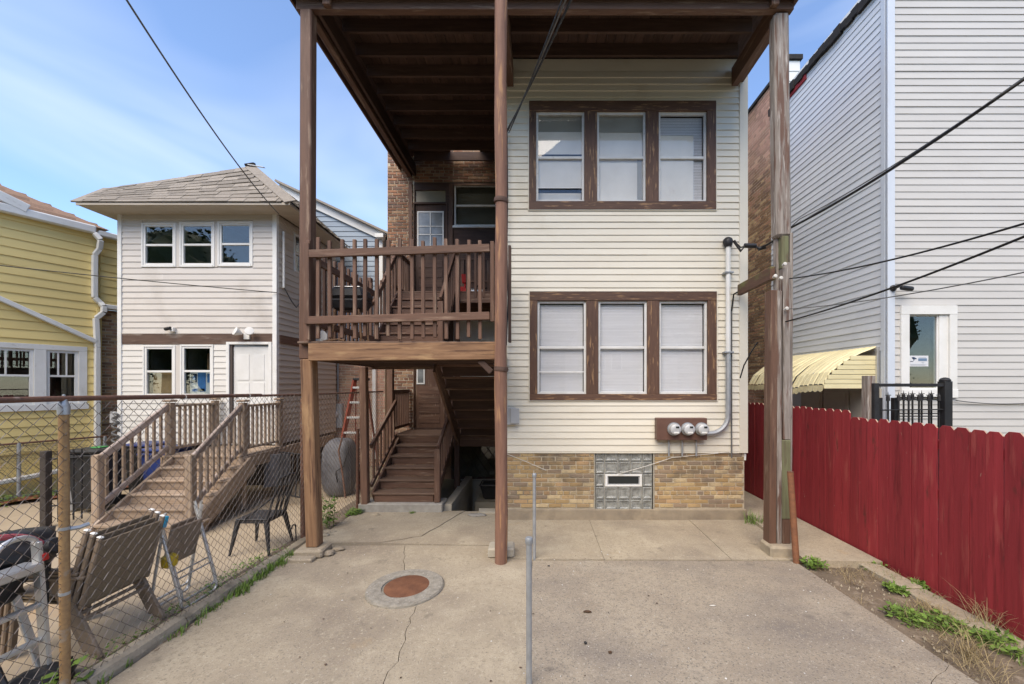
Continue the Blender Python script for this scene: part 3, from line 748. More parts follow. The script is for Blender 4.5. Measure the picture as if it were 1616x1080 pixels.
# ------------------------------------------------------------------ the back porch
porch = thing('back_porch', 'tall brown wooden back porch with roof deck, posts and mid level deck', 'porch', (-.3, 5.1, 0))
ft = MB().box(-.17, .17, -.15, .15, 0, .10).mesh('post_footing', conc, bevel=.02)
link(ft, 'post_footing', porch, Mx.Translation(V((-2.80, 5.04, .0))) @ Mx.Rotation(.06, 4, 'Z'))
box('footing_step', -3.02, -2.68, 4.78, 4.90, -.03, .045, conc, porch, .015)
link(MB().box(-.16, .16, -.12, .12, 0, .12).mesh('post_footing', concp, bevel=.02), 'post_footing', porch, Mx.Translation(V((-.46, 5.03, 0))) @ Mx.Rotation(.03, 4, 'Z'))
link(MB().box(-.16, .16, -.14, .14, -.02, .135).mesh('post_footing', mat('chipped limestone', (.37, .31, .225), (.27, .23, .17), (9, 9, 9), .9, bump=.8, bscale=(20, 20, 20)), bevel=.025), 'post_footing', porch, Mx.Translation(V((2.99, 5.06, 0))) @ Mx.Rotation(-.04, 4, 'Z'))
beam('post', (-2.795, 5.06, .10), (-2.865, 5.06, 2.42), .145, .15, tan, porch, .012, label='bare brown lower left post')
beam('post', (-2.885, 5.06, 2.42), (-2.87, 5.06, 6.74), .14, .14, brown, porch, .012)
pts = [V((-.445 + .006 * math.sin(k), 4.80, k * .52)) for k in range(14)]
MB().tube(pts, [.073 + .004 * math.sin(k * 2.1) for k in range(14)], 20).build('pole', polep, porch, True, label='round middle pole with peeling reddish paint')
for zz, rr in ((2.29, .083), (4.28, .083)):
    link(MB().lathe([(rr, -.025), (rr + .004, 0), (rr, .025)], 20).mesh('pole_band', brownd, True), 'pole_band', porch, Mx.Translation(V((-.443, 4.80, zz))) @ Mx.Rotation(.08, 4, 'Y'))
# weathered right post with splices
beam('post', (3.06, 5.12, 3.95), (3.03, 5.12, 6.75), .185, .17, greywood, porch, .03, label='weathered grey right post with flaking paint')
beam('post', (3.055, 5.16, .13), (3.06, 5.16, 4.0), .11, .09, greywood, porch, .012)
beam('splice_board', (2.905, 5.10, .13), (2.925, 5.10, 3.28), .085, .15, brown, porch, .006)
beam('splice_board', (2.985, 5.085, .13), (2.985, 5.085, 3.27), .055, .13, greywood, porch, .006)
beam('splice_board', (3.075, 5.075, 1.42), (3.075, 5.075, 3.62), .085, .12, greywood, porch, .01)
beam('splice_board', (3.065, 5.07, .44), (3.065, 5.07, 1.42), .105, .12, moss, porch, .01, label='green mossy lower splice of right post')
beam('splice_board', (3.07, 5.075, .13), (3.07, 5.075, .44), .10, .12, brown, porch, .01)
beam('splice_board', (3.135, 5.12, .13), (3.15, 5.12, 4.0), .04, .15, greywood, porch, .006)
beam('splice_board', (3.07, 5.10, 3.55), (3.07, 5.10, 3.96), .09, .12, moss, porch, .01)
beam('crosspiece', (3.09, 6.24, 3.56), (2.945, 5.10, 3.51), .06, .165, mossb, porch, .006, label='mossy brown crosspiece to the siding corner')
for (px, py) in ((1222, 437), (1237, 418), (1231, 440), (1240, 488)):
    o = MB().lathe([(.0, -.02), (.016, -.016), (.016, .0), (.010, .006), (.022, .012), (.022, .03), (.008, .035)], 10).mesh('insulator', stonew, True)
    link(o, 'insulator', porch, Mx.Translation(P(px, py, 4.98)) @ Mx.Rotation(rad(80), 4, 'X'))
# roof deck: beams, joists, boards, fascia
ZB, ZT = 6.75, 7.05
beam('roof_beam', (-3.0, 5.06, 6.86), (3.16, 5.06, 6.86), .09, .22, brown, porch)
beam('roof_beam', (-2.88, 5.11, 6.89), (-2.88, 9.1, 6.89), .09, .28, brown, porch)
beam('roof_beam', (-2.78, 5.11, 6.92), (-2.78, 9.1, 6.92), .05, .26, brownd, porch)
beam('roof_beam', (-.44, 5.11, 6.88), (-.44, 6.31, 6.88), .10, .28, brown, porch)
beam('roof_beam', (-.44, 6.34, 7.09), (-.44, 9.1, 7.09), .08, .10, brownd, porch)
beam('roof_beam', (3.05, 5.11, 6.89), (3.05, 6.31, 6.89), .10, .28, brown, porch)
beam('roof_beam', (3.165, 4.8, 6.93), (3.165, 9.0, 6.93), .05, .22, brown, porch)
yj = 5.30
while yj < 9.05:
    hole = yj > 8.55
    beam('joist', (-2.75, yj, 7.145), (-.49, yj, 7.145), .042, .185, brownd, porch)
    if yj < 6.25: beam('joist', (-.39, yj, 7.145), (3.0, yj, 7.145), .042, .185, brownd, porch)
    yj += .406
x = -3.06
while x < 3.2:
    if -1.98 < x + .07 < -1.30: beam('roof_board', (x + .069, 4.84, 7.255), (x + .069, 8.62, 7.255), .136, .03, brownd, porch, .002)
    else: beam('roof_board', (x + .069, 4.84, 7.255 + R(-.002, .002)), (x + .069, 9.1, 7.255), .136, .03, brownd, porch, .002)
    x += .14
for c in cells(-3.06, 3.2, 4.85, 9.1, [(-1.98, -1.30, 8.62, 9.2)]): box('light_stop_sheet', c[0], c[1], c[2], c[3], 7.274, 7.30, tar, porch, .002)  # unseen sheet added to stop sky light showing between the roof boards
beam('fascia', (-3.10, 4.83, 7.06), (3.24, 4.83, 7.06), .03, .36, brown, porch)
beam('fascia', (-3.10, 4.85, 7.06), (-3.10, 9.1, 7.06), .03, .30, brown, porch)
for xx in (-2.6, 2.9):
    beam('corner_bracket', (xx + .0, 5.0, 6.76), (xx, 5.0, 7.0), .09, .09, brown, porch)
# mid level deck
beam('deck_beam', (-2.79, 4.95, 2.50), (-.52, 4.95, 2.515), .09, .21, tan, porch, .006, label='bare brown front beam of the deck')
beam('deck_beam', (-2.82, 5.13, 2.50), (-2.82, 6.88, 2.50), .06, .19, brownd, porch)
beam('deck_beam', (-.56, 5.0, 2.50), (-.56, 6.5, 2.50), .06, .19, brownd, porch)
beam('deck_beam', (-2.95, 6.93, 2.48), (-1.64, 6.93, 2.48), .08, .22, brown, porch)
for k in range(5): beam('deck_joist', (-2.79, 5.32 + k * .36, 2.50), (-.60 if k < 3 else -1.66, 5.32 + k * .36, 2.50), .042, .17, brownd, porch)
for k in range(14):
    yy = 4.91 + k * .142
    x1 = -.53 if yy < 6.15 else -1.63
    o = beam('deck_board', (-2.92 + R(-.02, .01), yy + .068, 2.617 + R(-.003, .003)), (x1, yy + .068, 2.617 + (R(-.004, .008))), .134, .028, treadw, porch, .006)
beam('knee_brace', (-.58, 4.97, 2.26), (-.72, 4.97, 2.40), .05, .07, brownd, porch)
# front railing: rails in front of pickets
ry = 4.885
beam('rail', (-2.745, ry - .03, 3.67), (-.585, ry - .03, 3.74), .038, .092, brown, porch)
beam('rail', (-2.745, ry - .03, 2.875), (-.585, ry - .03, 2.93), .038, .092, brown, porch)
for px in (487, 503, 521, 541, 560.5, 577, 595.5, 613.5, 632, 650.5, 668.5, 686.5, 704.5, 722.5, 740.5, 758):
    xx = (px - CX) / FPX * (ry + .02)
    beam('picket', (xx + R(-.006, .006), ry + .01, 2.66 + R(-.02, .03)), (xx + R(-.006, .006), ry + .01, 3.855 + R(-.02, .03)), .042, .036, brown, porch, .005)
beam('rail_end_board', (-2.77, ry - .02, 2.83), (-2.775, ry - .02, 3.80), .06, .05, brown, porch)
beam('rail_end_board', (-.555, ry - .02, 2.86), (-.555, ry - .02, 3.82), .045, .05, brown, porch)
# left side railing
beam('rail', (-2.80, 5.15, 3.66), (-2.80, 6.9, 3.66), .09, .038, brown, porch, up=(1, 0, 0))
beam('rail', (-2.80, 5.15, 2.88), (-2.80, 6.9, 2.88), .09, .038, brown, porch, up=(1, 0, 0))
for k in range(13):
    yy = 5.24 + k * .135
    beam('picket', (-2.835, yy, 2.66), (-2.835, yy, 3.82 + R(-.02, .03)), .036, .042, brown, porch, .005)
# right edge of the deck beside the bay
for k in range(7):
    yy = 5.0 + k * .19
    beam('picket', (-.52 if yy < 5.05 else -.545, yy + .02, 2.66), (-.54, yy + .02, 3.85), .04, .04, brownd, porch, .005)
beam('rail', (-.57, 4.98, 3.70), (-.57, 6.3, 3.70), .04, .09, brownd, porch)
beam('screen_board', (-.42, 5.9, 2.72), (-.42, 5.9, 4.12), .04, .10, brownd, porch)
# upper and lower landings
for (zt, yf, m) in ((3.98, 8.12, brown), (1.11, 8.05, treadw)):
    n = 7
    for k in range(n):
        yy = yf + k * .142
        beam('landing_board', (-2.90, yy + .068, zt - .014), (-.52 if zt > 2 else -.55, yy + .068, zt - .014), .135, .028, m, porch, .004)
    beam('landing_beam', (-2.90, yf + .03, zt - .13), (-.52, yf + .03, zt - .13), .05, .20, brown, porch)
    beam('landing_beam', (-2.90, yf + .06, zt - .13), (-2.90, 9.10, zt - .13), .05, .20, brown, porch)
for zt in (3.98, 1.11):
    beam('rail', (-2.91, 8.1, zt + .86), (-2.91, 9.08, zt + .86), .05, .07, brown, porch)
    beam('rail', (-2.91, 8.1, zt + .12), (-2.91, 9.08, zt + .12), .05, .06, brown, porch)
    for k in range(8): beam('picket', (-2.91, 8.17 + k * .125, zt + .09 if zt < 2 else zt - .03), (-2.91, 8.17 + k * .125, zt + .88 + (.06 if zt > 2 else 0)), .034, .036, brown, porch, .004)
beam('rail', (-1.80, 8.10, 4.84), (-.52, 8.10, 4.86), .04, .09, brown, porch)
for k in range(8): beam('picket', (-1.76 + k * .165, 8.13, 3.86), (-1.76 + k * .165, 8.13, 4.92), .05, .036, brown, porch, .004)
beam('post', (-2.86, 6.70, .0), (-2.90, 6.72, 2.40), .115, .115, brown, porch, .01)
beam('post', (-2.94, 8.06, .0), (-2.94, 8.06, 2.6), .11, .11, brown, porch, .01)
beam('post', (-2.92, 7.0, 2.63), (-2.92, 7.0, 3.95), .09, .09, brown, porch, .01)
beam('post', (-1.62, 8.06, .0), (-1.62, 8.06, 3.85), .10, .10, brownd, porch, .01)

def flight(t, x0, x1, y0, z0, run, rise, n, sgn=1, tm=treadw, rm=brown, th=.035):
    for k in range(n):
        ya, zt = y0 + sgn * run * k, z0 + rise * (k + 1)
        xo = R(-.008, .008)
        box('riser', x0 + .01, x1 - .01, min(ya, ya + sgn * .022), max(ya, ya + sgn * .022), zt - rise + .002, zt - th - .001, rm, t, .002)
        if k < n - 1:
            a, b = ya - sgn * .028, ya + sgn * run
            beam('tread', (x0 - .02 + xo, (a + b) / 2, zt - th / 2), (x1 + .02 + xo, (a + b) / 2, zt - th / 2 + R(-.004, .004)), abs(b - a) - .002, th, tm, t, .007)
low = thing('lower_staircase', 'brown wooden stairs on a concrete base climbing under the deck', 'stairs', (-2.2, 6.7, 0))
box('concrete_base', -2.96, -1.58, 6.64, 7.02, -.04, .155, concg, low, .015)
flight(low, -2.74, -1.74, 6.74, .155, .262, .1592, 6)
for xx in (-2.76, -1.72): beam('stringer', (xx, 6.78, .22), (xx, 8.04, .98), .035, .22, brown, low)
for xx, yb in ((-2.83, 6.85), (-1.68, 6.80)):
    top0, top1 = (xx, yb, 1.06), (xx, 8.04, 1.06 + (8.04 - yb) * .60)
    beam('handrail', top0, top1, .045, .085, brown, low)
    beam('lower_rail', (xx, yb, .40), (xx, 8.04, .40 + (8.04 - yb) * .60), .04, .07, brown, low)
    for k in range(7):
        yy = yb + .12 + k * .16
        beam('baluster', (xx - .005, yy, .40 + (yy - yb) * .60), (xx - .005, yy, 1.05 + (yy - yb) * .60), .034, .034, brown, low)
beam('newel_post', (-1.68, 6.74, .155), (-1.68, 6.76, 1.04), .095, .095, brown, low, .01)
mid = thing('middle_staircase', 'dark closed stair flight rising toward the deck, seen from below', 'stairs', (-1.1, 7.9, 1.1))
flight(mid, -1.55, -.60, 8.02, 1.11, .25, .1885, 8, -1, brown, brownd)
for xx in (-1.58, -.57): beam('stringer', (xx, 8.04, 1.02), (xx, 6.2, 2.40), .04, .26, brown, mid)
upp = thing('upper_staircase', 'brown stair flight from the deck up to the glazed door', 'stairs', (-2.4, 6.95, 2.63))
flight(upp, -2.78, -1.72, 6.90, 2.632, .20, .1925, 7, 1, brown, brown)
for xx in (-2.80, -1.69): beam('stringer', (xx, 6.92, 2.72), (xx, 8.10, 3.85), .035, .24, brown, upp)
beam('newel_post', (-1.66, 6.90, 2.63), (-1.66, 6.90, 3.52), .09, .09, brown, upp, .01)
beam('handrail', (-1.66, 6.88, 3.56), (-1.66, 8.12, 4.80), .05, .09, brown, upp)
for k in range(8): beam('baluster', (-1.66, 7.02 + k * .145, 2.8 + k * .14), (-1.66, 7.02 + k * .145, 3.66 + k * .145), .034, .034, brown, upp)
beam('handrail', (-2.84, 6.98, 3.50), (-2.84, 8.12, 4.75), .05, .09, brown, upp)
for k in range(8): beam('baluster', (-2.84, 7.02 + k * .145, 2.8 + k * .14), (-2.84, 7.02 + k * .145, 3.70 + k * .145), .036, .034, brown, upp)

# ------------------------------------------------------------------ grey two storey house on the left
gh_ = thing('house', 'grey sided two storey house with hipped shingle roof and white door', 'house', (-6.7, 9, 0))
E = Fr((0, 8, 0), (1, 0, 0))
eu = lambda px: (px - CX) / 80
ez = lambda py: H + (CY - py) / 80
gup = [(eu(227), eu(276), ez(419), ez(355)), (eu(287), eu(337), ez(419), ez(354)), (eu(347), eu(397), ez(418), ez(353))]
glo = [(eu(229), eu(275), ez(625), ez(548)), (eu(288), eu(335), ez(625), ez(547))]
gd = (eu(363), eu(425), .95, ez(544))
ZW0, ZW1 = .93, 5.47
gwall = backing(E, 'siding_wall', -8.27, -5.16, ZW0, ZW1, gup + glo + [gd], greyv, gh_)
L_ = lambda q, d=.05: (q[0] - d, q[1] + d, q[2] - d, q[3] + d)
siding(E, gwall, -8.21, -5.23, 3.11, ZW1, .118, greyv, [(gup[0][0] - .03, gup[2][1] + .03, gup[0][2] - .04, gup[0][3] + .05)])
siding(E, gwall, -8.21, -5.23, ZW0, 2.90, .113, mat('white vinyl', (.70, .685, .645), (.64, .625, .585), (1, 3, 3), .5, rnd=.03), [(glo[0][0] - .04, glo[1][1] + .04, glo[0][2] - .05, glo[0][3] + .05), L_(gd, .06)])
E.box('exposed_board', -8.23, -5.20, -.012, .003, 2.905, 3.105, mat('bare sheathing board', (.16, .105, .08), (.10, .065, .05), WG, .85, bump=.4, patch=[((.30, .25, .21), (2, 6, 6), .55, .7)]), gh_)
for a, b in ((-8.285, -8.205), (-5.235, -5.150)): E.box('corner_trim', a, b, -.03, .05, ZW0, ZW1, white, gh_)
for q in gup + glo:
    window(E, gh_, *q, m=white, v=-.012, fw=.04, glass=darkglass, blind=None, depth=1.4)
    f = MB()
    f.box(q[0] - .035, q[0], -.024, .01, q[2] - .035, q[3] + .035).box(q[1], q[1] + .035, -.024, .01, q[2] - .035, q[3] + .035)
    f.box(q[0], q[1], -.024, .01, q[3], q[3] + .035).box(q[0], q[1], -.03, .01, q[2] - .04, q[2])
    E.mb('window_trim', f, white, gh_, bevel=.004)
for a, b in ((gup[0][1] + .037, gup[1][0] - .037), (gup[1][1] + .037, gup[2][0] - .037), (glo[0][1] + .037, glo[1][0] - .037)):
    E.box('mullion_panel', a, b, -.016, .004, (gup if a > eu(270) and False else (gup if a in (gup[0][1] + .037, gup[1][1] + .037) else glo))[0][2] - .04, (gup if a in (gup[0][1] + .037, gup[1][1] + .037) else glo)[0][3] + .03, greyv, gh_)
gdo = E.box('door', gd[0] + .05, gd[1] - .03, .03, .07, gd[2], gd[3] - .04, white, gh_)
for a, b, c, d in ((.07, .30, 1.25, 1.75), (.37, .60, 1.25, 1.75), (.07, .30, .72, 1.20), (.37, .60, .72, 1.20), (.07, .30, .15, .66), (.37, .60, .15, .66)):
    E.box('door_panel', gd[0] + .06 + a, gd[0] + .06 + b, .022, .031, gd[2] + c, gd[2] + d, white, gdo, .008)
E.box('handle', gd[0] + .09, gd[0] + .13, -.03, .03, 1.86, 1.90, galv, gdo, .01)
f = MB().box(gd[0] - .06, gd[0] + .0, -.03, .02, gd[2], gd[3] + .05).box(gd[1], gd[1] + .06, -.03, .02, gd[2], gd[3] + .05).box(gd[0], gd[1], -.03, .02, gd[3], gd[3] + .05)
E.mb('door_trim', f, white, gh_, bevel=.004)
E.box('weather_strip', gd[0], gd[0] + .045, -.005, .06, gd[2], gd[3] - .01, mat('dark door jamb', (.10, .08, .07), None, (5, 5, 5), .7), gh_)
E2 = Fr((-5.16, 8, 0), (0, 1, 0))
sw = (.55, 1.2, 4.5, 5.3)
gs = backing(E2, 'side_siding_wall', .12, 2.3, ZW0, ZW1, [sw], greyv, gh_)
siding(E2, gs, .04, 2.3, ZW0, ZW1, .118, mat('tan grey vinyl', (.58, .52, .45), (.53, .475, .41), (1, 3, 3), .55, rnd=.03), [L_(sw, .03)])
window(E2, gh_, *sw, m=white, v=-.02, glass=darkglass)
E2.box('exposed_board', .05, 2.3, -.03, -.018, 2.93, 3.10, brown, gh_)
tube('side_conduit', [E2.p(.13, -.05, ez(362)), E2.p(.13, -.05, ez(452))], .022, white, gh_)
tag(tube('side_wires', [E2.p(.13, -.06, ez(452)), E2.p(.3, -.1, ez(470)), E2.p(.5, -.08, ez(478)), E2.p(1.0, -.05, 4.2)], .012, greycab), 'grey wire bundle sagging from the thin pipe on the grey house side', 'cable')
box('crawl_space_shade', -8.1, -5.3, 8.55, 10.2, -.05, .93, mat('dark crawl space', (.06, .05, .045), None, (3, 3, 3), .95), gh_)  # dark block fills the open gap; the shade is in its colour
for yy in (8.1, 9.4): box('foundation_post', -5.34, -5.22, yy, yy + .12, -.05, .925, deckw, gh_)
box('floor_beam', -5.40, -5.24, 8.08, 10.2, .74, .925, brownd, gh_)
# roof
FL, FR_, AA, BB, BR, B2 = V((-8.63, 7.55, 5.50)), V((-4.62, 7.55, 5.50)), V((-8.54, 8.05, 5.98)), V((-6.10, 8.58, 6.70)), V((-4.72, 10.1, 5.50)), V((-6.1, 10.3, 6.75))
rm_ = MB()
n_ = V((0, -.004, -.012))
rm_.add([FL + n_, FR_ + n_, BB + n_, AA + n_, BR + n_, B2 + n_, V((-8.63, 10.2, 5.49)), V((-8.5, 10.2, 6.0))], [(0, 1, 2), (0, 2, 3), (1, 4, 5, 2), (0, 3, 7, 6), (3, 2, 5, 7), (0, 6, 4, 1)])
roof = rm_.build('roof', shingle, gh_)
_sc = MB().box(-.15, .15, -.075, .075, 0, .016).mesh('shingle', shingle)
def shingle_face(a0, a1, b0, b1, rows, wmin=.1):
    for i in range(rows):
        t0, t1 = i / rows, (i + 1) / rows
        l, r = a0.lerp(b0, t0), a1.lerp(b1, t0)
        l2, r2 = a0.lerp(b0, t1), a1.lerp(b1, t1)
        ln = (r - l).length
        x = (r - l).normalized()
        s_ = ((l2 + r2) / 2 - (l + r) / 2)
        s_ = (s_ - x * s_.dot(x)).normalized()
        zc = x.cross(s_)
        if zc.z < 0: zc = -zc
        u = R(0, .3) - .3
        hgt = ((l2 + r2) / 2 - (l + r) / 2).length * 1.35
        while u < ln:
            lo_, hi_ = max(0, (l2 - l).dot(x)), min(ln, (r2 - l).dot(x))
            c, d = max(lo_, u) + .003, min(hi_, u + .30) - .003
            u += .30
            if d - c < .05: continue
            if wmin > .1: c = max(c, wmin * (1 + i * .12))
            if d - c < .05: continue
            t = (c + d) / 2 / ln
            base = l.lerp(r, t); topp = l2.lerp(r2, t)
            dv = (topp - base)
            dv = (dv - x * dv.dot(x))
            sl = dv.length
            dv = dv.normalized()
            zz = x.cross(dv); zz = zz if zz.z > 0 else -zz
            yy = zz.cross(x)
            M = Mx((x * ((d - c) / .30), yy * (sl * 1.25 / .15), zz)).transposed().to_4x4()
            M.translation = base + dv * sl * .55 + zz * (.005 + R(0, .010))
            M = M @ Mx.Rotation(-.07 / max(1, sl), 4, 'X')
            link(_sc, 'shingle', roof, M)
shingle_face(FL, FR_, AA, BB, 9)
shingle_face(FR_, BR, BB, B2, 8, .22)
for p, q in ((FL, AA), (FR_, BB)): beam('hip_cap', p + V((0, 0, .015)), q + V((0, 0, .02)), .20, .03, shingle, gh_, up=(0, -.6, .8))
beam('ridge_cap', AA + V((0, 0, .015)), BB + V((0, .03, .015)), .14, .02, shingle, gh_, up=(0, -.6, .8))
box('soffit', -8.60, -4.66, 7.58, 8.0, 5.455, 5.485, soffit, gh_)
box('soffit', -5.10, -4.70, 8.0, 10.1, 5.455, 5.485, soffit, gh_)
box('soffit', -8.60, -8.30, 8.0, 10.1, 5.455, 5.485, soffit, gh_)
beam('fascia_board', (-8.62, 7.56, 5.475), (-4.63, 7.56, 5.475), .025, .045, soffit, gh_)
beam('fascia_board', (-4.645, 7.58, 5.475), (-4.73, 10.1, 5.475), .025, .045, soffit, gh_)
beam('ridge_flap', BB + V((-.02, -.02, .05)), BB + V((.26, .05, .03)), .12, .02, white, gh_, up=(.3, -.3, 1))
beam('ridge_flap', BB + V((-.10, .0, .05)), BB + V((.08, .02, .09)), .10, .05, tar, gh_, up=(.3, -.3, 1))
fl = thing('flood_light', 'white twin flood light above the white door', 'security light', E.p(eu(391), -.05, ez(532)))
E.box('mount', eu(387), eu(396), -.05, -.014, ez(536), ez(527), white, fl)
for px, a in ((383, -30), (396, 25)):
    link(MB().lathe([(.02, 0), (.035, .03), (.075, .09), (.08, .13), (.02, .135)], 16).mesh('lamp_head', bulb, True), 'lamp_head', fl, E.M @ Mx.Translation(V((eu(px + 3), -.07, ez(528)))) @ Mx.Rotation(rad(65), 4, 'X') @ Mx.Rotation(rad(a), 4, 'Y'))
cm = thing('security_camera', 'small black and white security camera on the grey siding left of the flood light', 'camera', E.p(eu(273), -.05, ez(521)))
link(MB().lathe([(.03, -.05), (.034, -.04), (.034, .06), (.025, .065)], 12).mesh('camera_body', blackp, True), 'camera_body', cm, E.M @ Mx.Translation(V((eu(271), -.09, ez(520)))) @ Mx.Rotation(rad(80), 4, 'Y'))
E.box('camera_mount', eu(274), eu(279), -.08, -.015, ez(524), ez(518), white, cm)
# things standing in the lower windows
tag(E.box('cardboard_sheet', glo[0][0] + .06, glo[0][1] - .05, .10, .13, 1.93, 2.37, board), 'brown cardboard sheet behind the lower left window of the grey house', 'cardboard')
bx = thing('printed_box', 'white box with blue printing in the lower right window of the grey house', 'box', E.p(eu(311), .2, 1.9))
E.box('carton', glo[1][0] + .06, glo[1][1] - .05, .10, .40, 1.93, 2.38, paperw, bx)
for a, b, c, d, mm in ((.03, .14, .22, .40, printd), (.16, .32, .05, .42, printb), (.35, .45, .22, .40, printb), (.04, .30, .04, .10, printb), (.06, .11, .27, .35, printb)):
    E.box('printed_panel', glo[1][0] + .06 + a, glo[1][0] + .06 + b, .095 - (.003 if mm is printb and a == .06 else 0), .0995, 1.93 + c, 1.93 + d, mm, bx, 0)
tag(E.box('wood_panel', glo[1][0] + .24, glo[1][1] - .045, .3, .34, 2.42, 2.75, tan), 'brown wooden panel above the printed box in the grey house window', 'panel')
mbx = thing('wall_meter', 'pale grey meter box with hose coil beside the grey house corner', 'meter box', (-8.45, 7.95, 1.5))
E.box('box_body', eu(174), eu(185), -.02, .05, ez(668), ez(650), greyplas, mbx, .01)
MB().tube([E.p(eu(187 + 5 * math.sin(k * .9)), -.06 - .02 * math.cos(k * .9), ez(652 + k * 1.6)) for k in range(30)], .02, 6).build('hose_coil', greycab, mbx, True)

# left wooden stairs
ls = thing('wooden_stairs', 'weathered lumber stairs with two sloping handrails up to the white door', 'stairs', (-5.6, 6, 0))
box('bottom_step', -6.20, -4.80, 5.60, 5.90, -.02, .125, deckw, ls, .006)
beam('tread', (-6.24, 5.745, .148), (-4.76, 5.745, .148), .33, .038, deckw, ls, .008)
for k in range(1, 6):
    ya, zt = 5.60 + .245 * k, .167 + .15 * k
    box('riser', -6.13, -4.86, ya, ya + .022, zt - .148, zt - .04, deckw, ls, .002)
    if k < 5:
        beam('tread', (-6.16, ya + .115, zt - .019), (-4.83, ya + .115, zt - .019), .275, .036, deckw, ls, .008)
ZL = .917
for k in range(8): beam('landing_board', (-6.32, 6.87 + k * .142, ZL - .018), (-4.98, 6.87 + k * .142, ZL - .018), .138, .034, deckw, ls, .006)
for xx in (-6.15, -4.835): beam('stringer', (xx, 5.62, .02), (xx, 6.86, .78), .04, .27, deckw, ls, .006)
beam('fascia', (-4.965, 6.80, .79), (-4.965, 8.0, .79), .04, .20, deckw, ls, .006)
beam('fascia', (-6.33, 6.80, .79), (-6.33, 8.0, .79), .04, .20, deckw, ls, .006)
beam('fascia', (-4.965, 8.0, .80), (-4.965, 9.8, .80), .04, .22, deckw, ls, .006)
for xx, yy in ((-5.02, 6.86), (-6.28, 6.86), (-5.02, 7.9), (-6.28, 7.9)): beam('post', (xx, yy, 0), (xx, yy, .88), .10, .10, deckw, ls, .008)
for xx, s_ in ((-6.21, -1), (-4.90, 1)):
    beam('newel_post', (xx, 5.72, .166), (xx - .01, 5.72, 1.12), .105, .105, deckw, ls, .012)
    x1 = -6.27 if s_ < 0 else -5.03
    beam('newel_post', (x1, 6.90, .6), (x1, 6.90, 1.80), .105, .105, deckw, ls, .012)
    beam('post_cap', (x1, 6.90, 1.815), (x1, 6.90, 1.85), .15, .15, deckw, ls, .012)
    beam('newel_post', (x1, 7.86, .6), (x1, 7.86, 1.80), .10, .10, deckw, ls, .012)
    beam('post_cap', (x1, 7.86, 1.815), (x1, 7.86, 1.85), .14, .14, deckw, ls, .012)
    beam('handrail', (xx, 5.76, 1.075), (x1, 6.86, 1.74), .05, .10, railw, ls, .01)
    beam('lower_rail', (xx, 5.76, .40), (x1, 6.86, 1.05), .045, .08, railw, ls, .008)
    beam('top_rail', (x1, 6.95, 1.745), (x1, 7.81, 1.745), .09, .04, deckw, ls, .008)
    beam('bottom_rail', (x1, 6.95, 1.02), (x1, 7.81, 1.02), .06, .04, deckw, ls, .008)
    for k in range(8):
        t = (k + .8) / 8.6
        p = V((xx, 5.76, .40)).lerp(V((x1, 6.86, 1.05)), t)
        beam('baluster', p + V((.03 * s_, 0, -.03)), p + V((.03 * s_, 0, .66)), .036, .036, deckw, ls, .004)
        beam('baluster', (x1 + .02 * s_, 7.0 + k * .108, 1.0), (x1 + .02 * s_, 7.0 + k * .108, 1.74), .036, .036, deckw, ls, .004)

# ------------------------------------------------------------------ yellow house, blue gabled house
yh = thing('house', 'yellow clapboard house with white gutter, downspouts and tall white windows', 'house', (-9.8, 7.6, 0))
Y = Fr((-10, 7.53, 0), (.43, .90, 0))
yw = [(-.62, -.12, 1.72, 2.80), (-.10, .40, 1.72, 2.80), (.56, 1.0, 1.74, 2.80)]
yw = [(-.55, .40, 1.72, 2.80), (.56, 1.0, 1.72, 2.80)]
yb = backing(Y, 'siding_wall', -3, 1.30, .0, 5.38, yw, yellow, yh)
siding(Y, yb, -3, 1.30, .78, 5.38, .168, yellow, [(-.68, 1.11, 1.60, 2.88)], lip=.02)
yb2 = backing(Y, 'siding_wall', 1.30, 3.0, 3.75, 5.38, [], yellow, yh)
siding(Y, yb2, 1.32, 3.0, 3.75, 5.38, .163, yellow, lip=.02)
yb3 = backing(Y, 'brick_wall', 1.30, 3.0, 0, 3.74, [], mortar, yh, .06, .2)
bricks(Y, yb3, 1.31, 3.0, 0, 3.74, nbrick, single=False, v=.05)
Y.box('corner_board', 1.26, 1.34, -.03, .05, .2, 3.74, yellow, yh)
for i, q in enumerate(yw):
    window(Y, yh, *q, m=white, v=.0, fw=.05, glass=darkglass, muntin=2, depth=1.2, split=.52)
Y.box('window_casing', -.70, 1.12, -.03, .0, 2.80, 2.90, white, yh); Y.box('window_casing', -.72, 1.14, -.05, .0, 1.60, 1.72, white, yh)
for a, b in ((-.70, -.55), (.40, .56), (1.0, 1.12)): Y.box('window_casing', a, b, -.028, .0, 1.72, 2.80, white, yh)
Y.box('gutter', -3, 1.22, -.16, -.02, 5.30, 5.46, white, yh, .02)
Y.box('gutter', 1.26, 3.0, -.13, -.02, 5.28, 5.40, white, yh, .02)
Y.box('gutter', 1.36, 2.6, -.14, -.0, 3.74, 3.84, white, yh, .015)
ds = [Y.p(1.20, -.12, 5.30), Y.p(1.28, -.16, 5.18), Y.p(1.28, -.10, 5.0), Y.p(1.22, -.06, 4.86), Y.p(1.22, -.06, 3.95), Y.p(1.30, -.07, 3.86), Y.p(1.34, -.12, 3.78), Y.p(1.34, -.12, 3.66), Y.p(1.24, -.06, 3.52), Y.p(1.26, -.06, 2.9), Y.p(1.26, -.06, .6)]
for p, q in zip(ds, ds[1:]): beam('downspout', p, q, .085, .10, white, yh, .01, up=tuple(Y.W))
beam('downspout', Y.p(-1.6, -.07, 4.55), Y.p(1.24, -.07, 3.02), .085, .09, white, yh, .01, up=tuple(Y.W))
